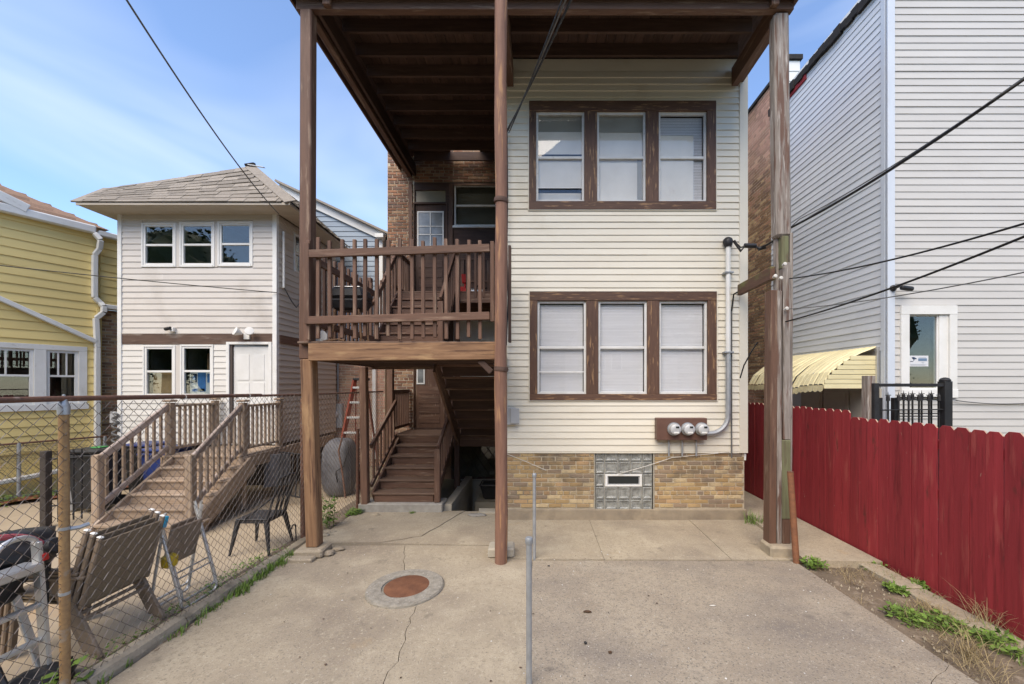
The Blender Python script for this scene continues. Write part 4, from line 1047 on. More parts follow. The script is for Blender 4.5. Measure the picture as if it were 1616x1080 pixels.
beam('base_pipe', Y.p(-1.2, -.10, .18), Y.p(1.1, -.10, .42), .09, .09, white, yh, .02)
yr = MB()
ra = [Y.p(-4, -.14, 5.44), Y.p(1.42, -.14, 5.44), Y.p(-1.15, 1.3, 6.55), Y.p(-4, 1.3, 6.55), Y.p(1.3, 4, 5.44), Y.p(-1.15, 4, 6.55)]
yr.add(ra, [(0, 1, 2, 3), (1, 4, 5, 2)])
yr.build('roof', shingb, yh)
for r_ in range(9):
    t0 = r_ / 9
    beam('shingle_course', ra[0].lerp(ra[3], t0 + .05) + V((0, 0, .012)), ra[1].lerp(ra[2], t0 + .05) + V((-.03, 0, .012)), .15, .012, shingb, yh, .002, up=(.4, -.6, .8))
beam('rake_trim', Y.p(-1.1, -.10, 5.98), Y.p(.30, -.14, 5.46), .06, .17, white, yh, .01)
vf_ = thing('chain_link_fence', 'low chain link fence with dry vines in front of the yellow house', 'fence', Y.p(0, -.45, 0))
for u in (-1.2, .12, 1.25): tube('fence_post', [Y.p(u, -.45, 0), Y.p(u, -.45, 1.04)], .028, galv, vf_)
tube('top_rail', [Y.p(-2.5, -.45, 1.03), Y.p(1.3, -.45, 1.03)], .018, rustp, vf_)
m_ = MB()
for k in range(64):
    for s_ in (-1, 1):
        u = -2.5 + k * .06
        m_.tube([Y.p(u, -.45 + .004 * s_, .05), Y.p(u + .98 * s_ * .6, -.45 + .004 * s_, 1.02)], .0022, 3, False)
m_.build('wire_mesh', wirem, vf_, kind='stuff')
vm = MB()
for k in range(60):
    u, z = R(-2, .9), R(.75, 1.05)
    vm.tube([Y.p(u + R(-.1, .1) * j, -.47 + R(-.03, .03), z - j * R(.02, .06)) for j in range(6)], .004, 3, False)
vm.build('dry_vines', straw, vf_, kind='stuff')

bh = thing('house', 'blue grey gabled house with white rake boards behind the porch', 'house', (-6, 11, 0))
F_ = Fr((0, 10.5, 0), (1, 0, 0))
gp = MB().prism([(-9, 2.9), (-4.05, 2.9), (-4.05, 6.0), (-6.6, 7.2), (-9, 6.0)], .003, 6)
bw_ = F_.mb('siding_wall', gp, bluev2, bh)
siding(F_, bw_, -7.5, -4.12, 3.0, 7.1, .13, bluev2, top=lambda a: (-7.5, -4.12 if a < 5.9 else -4.12 - (a - 5.9) / .47))
F_.box('corner_trim', -4.12, -4.03, -.025, .05, 2.9, 5.95, white, bh)
beam('rake_board', F_.p(-3.95, -.05, 5.90), F_.p(-6.7, -.05, 7.19), .05, .20, white, bh)
beam('roof_edge', F_.p(-3.82, -.12, 5.96), F_.p(-6.7, -.12, 7.31), .18, .05, shingle, bh)
rp_ = MB().add([F_.p(-3.80, -.2, 5.98), F_.p(-6.7, -.2, 7.34), F_.p(-6.7, 6, 7.34), F_.p(-3.80, 6, 5.98)], [(0, 1, 2, 3)])
rp_.build('roof', shingle, bh)
fb = backing(F_, 'brick_wall', -7, -3.98, 0, 2.95, [], mortarl, bh, .004, .2)
bricks(F_, fb, -7, -3.98, 0, 2.95, nbrick, single=False, v=-.006)
for u in (-4.22, ): beam('downspout', F_.p(u, -.06, .2), F_.p(u, -.06, 2.9), .09, .11, white, bh, .01)
tube('conduit', [F_.p((532 - CX) / 640 * 10.4, -.05, 1.7), F_.p((532 - CX) / 640 * 10.4, -.05, 2.95)], .02, galv, bh)
em = thing('electric_meter', 'grey electric meter on the brick wall behind the red ladder', 'electric meter', F_.p(-5.2, 0, 1.4))
um = (530 - CX) / 640 * 10.4
F_.box('meter_box', um - .12, um + .16, -.12, -.012, 1.0, 1.62, greyplas, em, .01)
link(MB().lathe([(.09, 0), (.085, .06), (.06, .09)], 18).mesh('meter', meterw, True), 'meter', em, F_.M @ Mx.Translation(V((um, -.121, 1.35))) @ Mx.Rotation(rad(90), 4, 'X'))
box('gutter_box', -4.16, -3.95, 10.30, 10.45, 5.86, 5.96, white, bh)

# ------------------------------------------------------------------ right neighbour
rh = thing('house', 'tall grey sided house with pale blue side wall and one narrow white window', 'house', (6.5, 7, 0))
Q = Fr((0, 5.8, 0), (1, 0, 0)); KQ = 640 / 5.8
qu = lambda px: (px - CX) / KQ
qz = lambda py: H + (CY - py) / KQ
rwn = (qu(1432), qu(1481), 2.04, qz(497))
rc = (qu(1419), qu(1507), 1.92, qz(483))
rw = backing(Q, 'siding_wall', 5.02, 11, 0, 8.1, [rwn], greyw, rh)
siding(Q, rw, 5.075, 11, .2, 8.1, .1015, greyw, [(rc[0], rc[1], rc[2], rc[3])], lip=.013)
Q.box('window_casing', rc[0], rc[1], -.04, .01, rwn[3], rc[3], white, rh)
Q.box('window_casing', rc[0], rc[1], -.05, .01, rc[2], rwn[2], white, rh)
Q.box('window_casing', rc[0], rwn[0], -.038, .01, rwn[2], rwn[3], white, rh)
Q.box('window_casing', rwn[1] + .13, rc[1], -.038, .01, rwn[2], rwn[3], white, rh)
Q.box('window_jamb', rwn[1], rwn[1] + .13, -.012, .01, rwn[2], rwn[3], white, rh)
rwin = window(Q, rh, *rwn, m=white, v=.0, fw=.022, glass=darkglass, split=None, depth=1.2)
T = Fr((5.0, 8.7, 0), (0, -1, 0))
ts = backing(T, 'side_siding_wall', 0, 2.86, 0, 7.95, [], bluev, rh)
siding(T, ts, 0, 2.84, 2.6, 7.92, .1085, bluev, lip=.014)
Q.box('corner_trim', 4.972, 5.075, -.028, -.002, 0, 8.1, cornerb, rh)
T.box('corner_trim', 2.80, 2.872, -.026, .0, 0, 8.05, cornerb, rh)
tm_ = MB()
for k in range(24):
    a, b = k * 2.9 / 24 - .02, (k + 1) * 2.9 / 24
    tm_.box(a, b, -.05 - R(0, .035), .1, 7.90 - R(0, .05), 8.02 + R(-.02, .02))
T.mb('roof_edge_tar', tm_, tar, rh, kind='stuff')
T.box('roof_edge_flashing', -.05, 2.9, -.02, .1, 8.04, 8.10, white, rh)
T.box('rotten_fascia', .25, 1.15, -.035, .0, 7.80, 7.90, redp, rh)
bb = Fr((5.0, 14, 0), (0, -1, 0))
bk = backing(bb, 'brick_side_wall', 0, 5.29, 0, 8.55, [], mortarl, rh, .0, .2)
bricks(bb, bk, 1.5, 5.29, 1.2, 8.55, nbrick, single=False, v=-.01)
bb.box('wall_coping', 0, 5.3, -.05, .2, 8.55, 8.62, tar, rh)
ch = box('chimney', 5.80, 6.06, 9.4, 9.7, 8.0, 9.62, white, rh)
box('chimney_cap', 5.76, 6.10, 9.35, 9.75, 9.63, 9.74, tar, rh)
for k in range(5): box('chimney_course', 5.79, 6.07, 9.39, 9.71, 8.45 + k * .23, 8.46 + k * .23, greyplas, rh)
sg = thing('window_sticker', 'white sticker with small camera picture and blue bar in the narrow window', 'sign', Q.p(5.37, 0, 2.35))
s0, s1, t0, t1 = qu(1434.5), qu(1465.5), qz(578.5), qz(561.5)
Q.box('card', s0, s1, .004, .008, t0, t1, paperw, sg, 0)
kx, kz = (s1 - s0) / 31, (t1 - t0) / 17
sx = lambda a: s0 + a * kx
sz = lambda a: t1 - a * kz
ic = MB().prism([(sx(4.5), sz(2.5)), (sx(8), sz(2.2)), (sx(12.5), sz(4.6)), (sx(11.5), sz(5.6)), (sx(9.2), sz(5.0)), (sx(8.6), sz(7.2)), (sx(7.3), sz(8.0)), (sx(7.6), sz(5.8)), (sx(5.6), sz(4.6))], .001, .0035)
Q.mb('camera_picture', ic, printd, sg)
Q.box('ground_line', sx(2.2), sx(7), .001, .0035, sz(9.6), sz(8.8), printd, sg, 0)
Q.box('blue_bar', sx(15), sx(28.5), .001, .0035, sz(8.3), sz(4.2), mat('slate blue print', (.16, .24, .36), None, (5, 5, 5), .5), sg, 0)
ln = MB()
for k, (a, b, c) in enumerate(((15.5, 27.5, 2.6), (20, 24.5, 10), (21, 23.5, 11.2), (2, 28, 13.2), (3, 26, 14.8))):
    ln.box(sx(a), sx(b), .0015, .0036, sz(c + .5), sz(c))
Q.mb('small_print_lines', ln, mat('pale grey print', (.45, .48, .53), None, (5, 5, 5), .5), sg, kind='stuff')
cm2 = thing('security_camera', 'black bullet security camera on the corner of the grey siding right', 'camera', Q.p(5.1, -.1, qz(458)))
link(MB().lathe([(.022, -.09), (.034, -.08), (.034, .06), (.028, .07)], 14).mesh('camera_body', blackp, True), 'camera_body', cm2, Q.M @ Mx.Translation(V((qu(1418), -.14, qz(459)))) @ Mx.Rotation(rad(98), 4, 'Y'))
link(MB().lathe([(.045, 0), (.045, .02), (.018, .04), (.016, .12)], 12).mesh('camera_mount', blackp, True), 'camera_mount', cm2, Q.M @ Mx.Translation(V((qu(1406), -.028, qz(456)))) @ Mx.Rotation(rad(90), 4, 'X'))
# awning over the side door
aw = thing('awning', 'dented pale yellow metal awning over side door beyond red fence', 'awning', (4.6, 7, 2.1))
prof = [(4.985, 2.66), (4.75, 2.57), (4.50, 2.44), (4.30, 2.28), (4.20, 2.10)]
for k in range(19):
    ya, yb_ = 5.98 + k * .113, 5.98 + (k + 1) * .113 - .004
    dz = R(-.012, .012) - (.06 * math.exp(-((k - 6) / 2.2) ** 2)); dx = R(-.008, .008)
    vs = []
    for (x, z), t in zip(prof, (0, .3, .7, 1, 1)):
        for yy, hh in ((ya, 0), (ya + .02, .018), (yb_ - .02, .018), (yb_, 0)): vs.append((x + dx * t, yy, z + dz * t + hh))
    q = MB().add(vs, [(i * 4 + j, i * 4 + j + 1, (i + 1) * 4 + j + 1, (i + 1) * 4 + j) for i in range(4) for j in range(3)])
    q.add([(4.197, ya, 2.10 + dz), (4.197, yb_, 2.10 + dz), (4.190, yb_, 2.02 + dz), (4.190, (ya + yb_) / 2, 1.995 + dz), (4.190, ya, 2.02 + dz)], [(0, 1, 2, 3, 4)])
    q.build('awning_slat', awn, aw)
for k in range(7):
    z = 2.08 + k * .07
    x0 = 4.20 + .0 if z < 2.12 else 4.20 + (z - 2.10) ** 1.6 * 1.7
    if x0 < 4.9: beam('side_slat', (x0, 5.975, z), (4.985, 5.975, z + .0), .02, .064, awn, aw, .004)
beam('wall_bracket', (4.975, 5.95, 2.66), (4.975, 5.95, 1.95), .05, .04, alump, aw)
tag(box('fence_post', 4.18, 4.28, 5.15, 5.25, -.05, 2.22, greywood), 'grey wooden post standing between red fence and iron railing', 'post')
sdr = thing('side_door', 'cream panelled side doors under the yellow awning', 'door', (4.95, 7, 0))
for k in range(3):
    o = T.box('door_leaf', 1.05 + k * .60, 1.62 + k * .60, -.05, -.004, .1, 2.05, mat('cream door', (.50, .46, .38), None, (3, 3, 3), .6) if k == 0 else bpy.data.materials['cream door'], sdr)
    for zz in (.3, .95, 1.55): T.box('door_panel', 1.11 + k * .60, 1.56 + k * .60, -.058, -.051, zz, zz + .42, bpy.data.materials['cream door'], o)
ir = thing('iron_railing', 'black iron landing railing with spear pickets in front of the grey house', 'railing', (4.7, 5, 1.2))
for px, hgt, wd in ((1384, 605, .06), (1497.5, 602, .10)):
    p = P(px, hgt, 5.1)
    box('post', p.x - wd / 2, p.x + wd / 2, 5.1, 5.1 + wd, 0, p.z, iron, ir)
link(MB().lathe([(.055, 0), (.06, .015), (.04, .04), (.01, .05)], 14).mesh('post_cap', iron, True), 'post_cap', ir, Mx.Translation(P(1497.5, 602, 5.1) + V((0, .05, 0))))
beam('top_rail', P(1386, 608, 5.13), P(1494, 608, 5.13), .04, .04, iron, ir)
beam('rail', P(1390, 647.5, 5.13), P(1494, 646.5, 5.13), .02, .016, iron, ir)
def spear(px, top, yy):
    p = P(px, top, yy)
    b = MB().tube([(p.x, yy, 1.1), (p.x, yy, p.z - .09)], .011, 6).tube([(p.x, yy, p.z - .12), (p.x, yy, p.z - .06), (p.x, yy, p.z - .04), (p.x, yy, p.z)], [.022, .018, .006, .001], 6)
    b.box(p.x - .035, p.x + .035, yy - .005, yy + .005, p.z - .052, p.z - .042)
    b.build('picket', iron, ir)
for px in (1426, 1440, 1454.5, 1469.8, 1485.8): spear(px, 616, 5.35)
for px in (1401.5, 1418, 1434, 1450.3, 1466, 1482): spear(px, 618, 5.16)
for px in (1389, 1416, 1490.5):
    p = P(px, 628, 5.2); box('post', p.x - .035, p.x + .035, 5.2, 5.26, 0, p.z, iron, ir)
for yy, za in ((5.16, 631), (5.35, 627)):
    for d in (0, 26): beam('rail', P(1418, za + d, yy), P(1494, za + d, yy), .014, .014, iron, ir)

# ------------------------------------------------------------------ red fence
rf = thing('wooden_fence', 'red stained dog eared picket fence along the right side', 'fence', (4.03, 5, 0))
_pk = {}
yy = 2.5
while yy < 10.0:
    hgt = (1.70 if yy < 5.2 else 1.775) + .05
    wv = R(.136, .146)
    key = (round(wv, 3), hgt)
    if key not in _pk:
        q = MB()
        q.prism([(-wv / 2, 0), (wv / 2, 0), (wv / 2, hgt - .035), (wv / 2 - .03, hgt), (-wv / 2 + .03, hgt), (-wv / 2, hgt - .035)], -.009, .009, Mx.Identity(4))
        vs = [(z, x, y_) for x, y_, z in q.v]         # grain along local X
        q.v = vs
        me = q.mesh('picket', redp, bevel=.0015)
        me.materials.append(rawcut)
        for p in me.polygons:
            if p.normal.x > .5 and abs(p.normal.y) > .2: p.material_index = 1
        _pk[key] = me
    M = Mx.Translation(V((4.03 + R(-.004, .004), yy + wv / 2, -.05 + R(-.012, .006)))) @ Mx.Rotation(R(-.006, .006), 4, 'X') @ Mx.Rotation(rad(-90), 4, 'Y')
    link(_pk[key], 'picket', rf, M)
    yy += wv + R(.001, .005) + (.006 if R(0, 1) < .1 else 0)
for zz in (.35, 1.0, 1.5): beam('fence_rail', (4.062, 2.4, zz), (4.062, 10, zz), .04, .09, redp, rf)
for k in range(4): box('fence_post', 4.085, 4.175, 2.9 + k * 2.3, 2.99 + k * 2.3, -.05, 1.68 if k else 1.62, redp, rf)

# ------------------------------------------------------------------ chain link fence on the left
XF = -3.15
cf = thing('chain_link_fence', 'tall chain link fence with rusty top rail along the left kerb', 'fence', (XF, 4, 0))
tube('top_rail', [(XF, 1.6, 2.015), (XF, 2.69, 2.01), (XF, 4.6, 1.985)], .019, rustp, cf, 10)
tube('top_rail', [(XF, 4.62, 1.98), (XF, 5.5, 1.972), (XF, 8.2, 1.97)], .014, rustp, cf, 8)
tube('fence_post', [(XF + .01, 2.69, -.05), (XF, 2.69, 1.92)],   .026, goldp, cf, 16, label='thick rust stained gold fence post')
link(MB().lathe([(.030, -.05), (.031, 0), (.026, .02), (.018, .04), (.018, .055), (.008, .065), (.008, .08), (.0, .085)], 14).mesh('post_cap', galv, True), 'post_cap', cf, Mx.Translation(V((XF, 2.69, 1.955))))
for zz in (1.15, .72):
    link(MB().lathe([(.028, -.010), (.029, .010)], 14).mesh('tie_band', galv, True), 'tie_band', cf, Mx.Translation(V((XF + .005, 2.69, zz))))
tube('clamp', [(XF + .02, 2.71, 1.14), (XF + .05, 2.74, 1.14), (XF + .07, 2.78, 1.15)], .014, galv, cf)
tube('fence_post', [(XF, 5.42, -.05), (XF, 5.42, 1.93)], .030, rustp, cf, 12)
tube('fence_post', [(XF + .05, 6.95, -.05), (XF + .05, 6.95, 1.35)], .028, rustp, cf, 10)
for yy in (2.15, 3.6, 4.4): link(MB().lathe([(.022, -.006), (.024, .006)], 10).mesh('tie_wire', stonew, True), 'tie_wire', cf, Mx.Translation(V((XF, yy, 2.005 - (yy - 2.7) * .012))) @ Mx.Rotation(rad(90), 4, 'X') @ Mx.Rotation(.4, 4, 'Y'))
wm = MB()
pit_ = .0415
for i in range(int((8.2 - 1.7) / pit_)):
    y0 = 1.7 + i * pit_
    pts = []
    nseg = int(1.97 / pit_)
    for k in range(nseg + 1):
        z = .03 + k * pit_
        yo = y0 + (pit_ * .5 if k % 2 else -pit_ * .5)
        xo = XF + .022 + .020 * math.sin(z * 2.3 + y0 * 1.1) * (1 - z / 2) + (.003 if k % 2 else -.003) * (1 if i % 2 else -1)
        pts.append((xo, yo + (0 if i % 2 == 0 else 0), z))
    if i % 2: pts = [(p[0], 2 * y0 - p[1], p[2]) for p in pts]
    wm.tube(pts, .0024, 3, False)
wm.build('wire_mesh', wirem, cf, kind='stuff')

# ------------------------------------------------------------------ yard furniture and clutter
mh = thing('manhole', 'rusty round manhole cover in a raised concrete ring in the yard', 'manhole', (-1.374, 4.187, 0))
prof = [(.39, -.03), (.388, .018), (.375, .03), (.29, .034), (.238, .030), (.234, .016), (.0, .016)]
link(MB().lathe(prof, 48).mesh('ring', mat('dirty collar concrete', (.33, .30, .25), (.22, .20, .165), (16, 16, 16), .95, bump=1, bscale=(60, 60, 60), patch=[((.46, .43, .38), (40, 40, 40), .6, .7)]), True), 'ring', mh, Mx.Translation(V((-1.374, 4.187, 0))))
lid = [(.226, .0165), (.226, .028), (.218, .031), (.0, .031)]
link(MB().lathe(lid, 40).mesh('cover', rust, True), 'cover', mh, Mx.Translation(V((-1.36, 4.19, 0))) @ Mx.Rotation(.012, 4, 'X'))
def capped(x, y, h, lab):
    t = thing('steel_pole', lab, 'pole', (x, y, 0))
    tube('shaft', [(x, y, -.05), (x, y, h - .02)], .0205, galv, t, 14)
    link(MB().lathe([(.023, -.045), (.027, -.03), (.027, -.004), (.023, .004), (.0, .006)], 16).mesh('cap', galv, True), 'cap', t, Mx.Translation(V((x, y, h))))
capped(-.067, 2.84, 1.03, 'nearest galvanised steel pole with a cap, standing on the slab joint')
capped(-.052, 4.90, 1.03, 'farther galvanised steel pole, standing near the brick base')
st = thing('wooden_stake', 'orange brown round stake leaning beside the weathered right post', 'stake', (3.0, 4.8, 0))
MB().tube([(3.05, 4.80, 0), (2.985, 4.81, 1.07)], [.036, .034], 14).build('shaft', stake, st, True)
MB().lathe([(.034, 0), (.036, .006), (.0, .012)], 14, Mx.Translation(V((2.985, 4.81, 1.068)))).build('cut_end', rustp, st, True)

# stacked sling chairs
def sling_chair(dx, dz, lab):
    t = thing('patio_chair', lab, 'chair', (-3.6 + dx, 3.4, dz), group='taupe sling chairs stacked by the fence')
    def pt(x, y, z): return (x + dx, y, z + dz)
    for y, nm in ((3.12, 0), (3.64, 1)):
        beam('back_upright', pt(-3.52, y, .38), pt(-3.375, y, .92), .028, .04, slingf, t, .008)
        beam('rear_leg', pt(-3.68, y, .60), pt(-3.37, y, .0), .03, .05, slingf, t, .008)
        beam('front_leg', pt(-4.06, y, .0), pt(-4.0, y, .58), .03, .05, slingf, t, .008)
        beam('armrest', pt(-4.04, y, .60), pt(-3.48, y, .62), .05, .028, slingf, t, .008)
        beam('end_cap', pt(-3.373, y, .922), pt(-3.370, y, .935), .03, .042, white, t, .006)
    beam('backrest', pt(-3.505, 3.38, .40), pt(-3.385, 3.38, .89), .50, .014, sling, t, .004, up=(1, 0, .2))
    beam('seat', pt(-4.02, 3.38, .43), pt(-3.54, 3.38, .40), .50, .014, sling, t, .004)
    beam('cross_bar', pt(-3.50, 3.12, .30), pt(-3.50, 3.64, .30), .025, .025, slingf, t, .004)
    return t
sling_chair(0, 0, 'taupe sling patio chair, bottom one of the stack behind the fence')
sling_chair(-.05, .03, 'taupe sling patio chair, middle one of the stack behind the fence')
sling_chair(-.10, .055, 'taupe sling patio chair, top one of the stack behind the fence')
def fold_chair(y0, dx, lab):
    t = thing('folding_chair', lab, 'chair', (-3.5, y0, 0), group='grey folding chairs leaning by the fence')
    for s_, (xa, xb) in enumerate(((-3.52, -3.30), (-3.45, -3.58))):
        xa += dx; xb += dx
        tube('frame', [(xa, y0, .88), (xb, y0, .10)] + arc((xb, y0 + .05, .08), .05, 180, 270, (0, 1, 0), (0, 0, 1), 4) + [(xb, y0 + .36, .03)] + arc((xb, y0 + .36, .08), .05, 270, 360, (0, 1, 0), (0, 0, 1), 4) + [(xa, y0 + .41, .88)], .0125, alump, t)
    beam('seat', (-3.50 + dx, y0 + .205, .40), (-3.42 + dx, y0 + .205, .76), .36, .02, slingf, t, .008, up=(1, 0, 0))
    tube('stretcher', [(-3.36 + dx, y0, .30), (-3.36 + dx, y0 + .41, .30)], .008, alump, t, 6)
fold_chair(3.72, .02, 'grey tube folding chair leaning nearest the sling chair stack')
fold_chair(3.86, -.10, 'grey tube folding chair leaning behind the nearest folding chair')
tag(MB().lathe([(.03, 0), (.06, .02), (.065, .10), (.03, .13)], 14, Mx.Translation(V((-3.44, 3.78, .40)))).build('yellow_cup', mat('yellow plastic', (.55, .38, .03), None, (5, 5, 5), .4), None, True), 'yellow plastic cup between the folding chairs', 'cup')
tag(beam('blue_clip', (-3.42, 3.70, .80), (-3.41, 3.72, .90), .03, .03, mat('sky blue plastic', (.04, .36, .60), None, (5, 5, 5), .4), None, .006), 'small sky blue clip hanging on the folding chairs', 'clip')
# aluminium ladder, hose, bags
al = thing('aluminium_ladder', 'bare aluminium step ladder standing at the left edge behind the fence', 'ladder', (-3.48, 2.7, 0))
for y, x0, x1, zt in ((2.85, -3.45, -3.53, 1.0), (2.36, -3.45, -3.53, 1.0)):
    beam('side_rail', (x0, y, .02), (x1, y, zt), .06, .03, alump, al, .006)
beam('side_rail', (-3.46, 2.85, .0), (-3.8, 2.85, .95), .05, .025, alump, al, .006)
for zz in (.32, .56): beam('rung', (-3.47 - zz * .07, 2.36, zz), (-3.47 - zz * .07, 2.85, zz), .05, .03, alump, al, .006)
beam('step', (-3.54, 2.36, .83), (-3.54, 2.85, .83), .14, .06, alump, al, .01)
MB().tube([(-3.53, 2.85, .98)] + arc((-3.53, 2.74, .98), .11, 0, 180, (0, 1, 0), (0, 0, .7), 10) + [(-3.53, 2.63, .98)], .018, 8).build('handle_hoop', alump, al, True)
beam('red_end', (-3.50, 2.87, .86), (-3.50, 2.87, .91), .035, .035, redpl, al, .005)
tag(tube('hose', arc((-3.62, 2.62, .86), .36, -10, 170, (0, 1, 0), (0, 0, .62), 20), .020, hosep), 'faded red hose looping over the ladder at the left edge', 'hose')
def blob(name, c, r, m, amp=.25, parent=None, flat=True, seed=0):
    bm = bmesh.new()
    bmesh.ops.create_icosphere(bm, subdivisions=3, radius=1)
    for v in bm.verts:
        k = 1 + amp * noise.fractal(v.co * 1.6 + V((seed, seed, 0)), .7, 2, 3)
        v.co = V((v.co.x * r[0] * k, v.co.y * r[1] * k, v.co.z * r[2] * k))
        if flat and v.co.z < -r[2] * .8: v.co.z = -r[2] * .8
        v.co += V(c)
    me = bpy.data.meshes.new(name); bm.to_mesh(me); bm.free()
    me.materials.append(m)
    for p in me.polygons: p.use_smooth = True
    return link(me, name, parent)
ct = thing('black_cart', 'black wheeled cart with a crumpled black bag behind the ladder', 'cart', (-3.9, 2.9, 0))
blob('bag', (-3.86, 2.92, .88), (.22, .30, .16), blackp, .35, ct, True, 3)
blob('bag', (-3.72, 2.68, .72), (.16, .22, .15), blackp, .35, ct, True, 8)
for a, b in (((-3.68, 2.55, .80), (-3.62, 2.62, .05)), ((-3.95, 2.75, .80), (-3.85, 2.62, .05)), ((-3.66, 2.6, .70), (-3.3, 2.55, .08)), ((-3.75, 3.1, .75), (-3.8, 3.1, .05))): tube('cart_leg', [a, b], .018, blackp, ct)
link(MB().lathe([(.03, -.06), (.06, -.055), (.065, .03), (.05, .06), (.02, .065)], 16).mesh('motor_housing', blackp, True), 'motor_housing', ct, Mx.Translation(V((-3.62, 3.0, .90))) @ Mx.Rotation(1.2, 4, 'Y'))
tag(blob('plastic_heap', (-3.42, 2.75, .06), (.13, .22, .09), blackp, .4, None, True, 5), 'crumpled black plastic heap at the foot of the aluminium ladder', 'plastic sheet')
# black metal chair
bc = thing('metal_chair', 'black metal slat back chair standing by the chain link fence', 'chair', (-3.55, 5.2, 0))
sx0, sx1, sy0, sy1, sh = -3.76, -3.36, 5.02, 5.42, .44
MB().box(sx0, sx1, sy0, sy1, sh - .02, sh).build('seat', iron, bc, bevel=.012)
MB().box(sx0 + .015, sx1 - .015, sy0 + .015, sy1 - .015, sh - .06, sh - .021).build('seat_apron', iron, bc, bevel=.004)
for x_, y_, ox, oy in ((sx0, sy0, -.05, -.05), (sx0, sy1, -.05, .05), (sx1, sy0, .06, -.05), (sx1, sy1, .06, .05)):
    ux = .05 if x_ == sx0 else -.05
    uy = .05 if y_ == sy0 else -.05
    q = MB()
    a = [(x_, y_, sh - .022), (x_ + ux, y_, sh - .022), (x_ + ux, y_ + uy, sh - .022), (x_, y_ + uy, sh - .022)]
    b = [(x_ + ox, y_ + oy, 0), (x_ + ox + ux * .45, y_ + oy, 0), (x_ + ox + ux * .45, y_ + oy + uy * .45, 0), (x_ + ox, y_ + oy + uy * .45, 0)]
    q.add(a + b, [(0, 1, 2, 3), (4, 5, 6, 7), (0, 1, 5, 4), (1, 2, 6, 5), (2, 3, 7, 6), (3, 0, 4, 7)])
    q.build('leg', iron, bc, bevel=.003)
for y_ in (5.04, 5.40): tube('back_upright', [(sx1 - .01, y_, sh), (sx1 + .06, y_, .68), (sx1 + .14, y_, .93)], .013, iron, bc)
tube('top_rail', [(sx1 + .14, 5.04, .93), (sx1 + .15, 5.22, .95), (sx1 + .14, 5.40, .93)], .014, iron, bc)
for y_ in (5.13, 5.22, 5.31): beam('back_slat', (sx1 + .02, y_, sh), (sx1 + .14, y_, .93), .05, .008, iron, bc, .002, up=(1, 0, 0))
tube('arm_brace', [(sx1 + .08, 5.04, .72), (sx0 + .12, 5.03, sh)], .010, iron, bc)
tag(tube('iron_hook', arc((-3.22, 5.33, .22), .045, 0, 180, (0, 1, 0), (0, 0, 1), 8)[::-1] + [(-3.22, 5.375, .22), (-3.21, 5.37, .0)], .009, iron), 'bent black iron hook standing against the far fence post', 'hook')
# bins
def bin_(x, y, h, body, lidm, lab, wd=.5):
    t = thing('wheelie_bin', lab, 'bin', (x, y, 0), 'bins beside the grey house')
    q = MB(); a, b = wd / 2, wd / 2 * .78
    q.add([(x - b, y - b, .06), (x + b, y - b, .06), (x + b, y + b, .06), (x - b, y + b, .06), (x - a, y - a, h - .06), (x + a, y - a, h - .06), (x + a, y + a, h - .06), (x - a, y + a, h - .06)],
          [(0, 1, 2, 3), (4, 5, 6, 7), (0, 1, 5, 4), (1, 2, 6, 5), (2, 3, 7, 6), (3, 0, 4, 7)])
    q.build('body', body, t, bevel=.025)
    MB().box(x - a - .02, x + a + .02, y - a - .03, y + a + .02, h - .055, h).build('lid', lidm, t, bevel=.02)
    for s_ in (-1, 1): link(MB().lathe([(.03, -.03), (.10, -.028), (.10, .028), (.03, .03)], 18).mesh('wheel', rubber, True), 'wheel', t, Mx.Translation(V((x + s_ * b, y + b, .10))) @ Mx.Rotation(rad(90), 4, 'Y'))
    beam('bin_handle', (x - a, y - a - .04, h - .09), (x + a, y - a - .04, h - .09), .03, .03, body, t, .008)
    return t
b1 = bin_(-7.45, 6.85, 1.04, blackp, blackp, 'black wheelie bin beside the lumber stair foot', .52)
bin_(-7.35, 7.65, 1.02, blackp, bluepl, 'black wheelie bin with blue lid behind the front bin')
bin_(-6.75, 7.35, .98, bluepl, bluepl, 'dark blue bin half hidden behind the stair balusters')
tag(box('clear_bag', -7.82, -7.72, 6.7, 6.9, 0, 1.0, greyplas, None, .04), 'pale grey board propped against the black bin', 'board')
tag(box('green_lid', -7.52, -7.36, 6.8, 6.95, 1.04, 1.06, greenpl, None, .006), 'small bright green lid lying on the black bin', 'lid')
gp_ = thing('iron_gate', 'dark iron gate post with thin rods in the left yard', 'gate', (-7.29, 6, 0))
box('gate_post', -7.34, -7.25, 5.96, 6.05, 0, 1.125, mat('dark weathered iron', (.07, .058, .05), (.045, .038, .034), (9, 9, 9), .7, rnd=.05), gp_, .006)
for px in (92, 116, 129):
    q = P(px, 712, 6.0 + (px - 72) * .004)
    tube('rod', [(q.x, q.y, .05), (q.x, q.y, 1.12)], .011, iron, gp_, 6)
for z in (.30, 1.0): tube('rail', [(-7.28, 6.0, z), (P(129, 700, 6.22).x, 6.22, z)], .012, iron, gp_, 6)
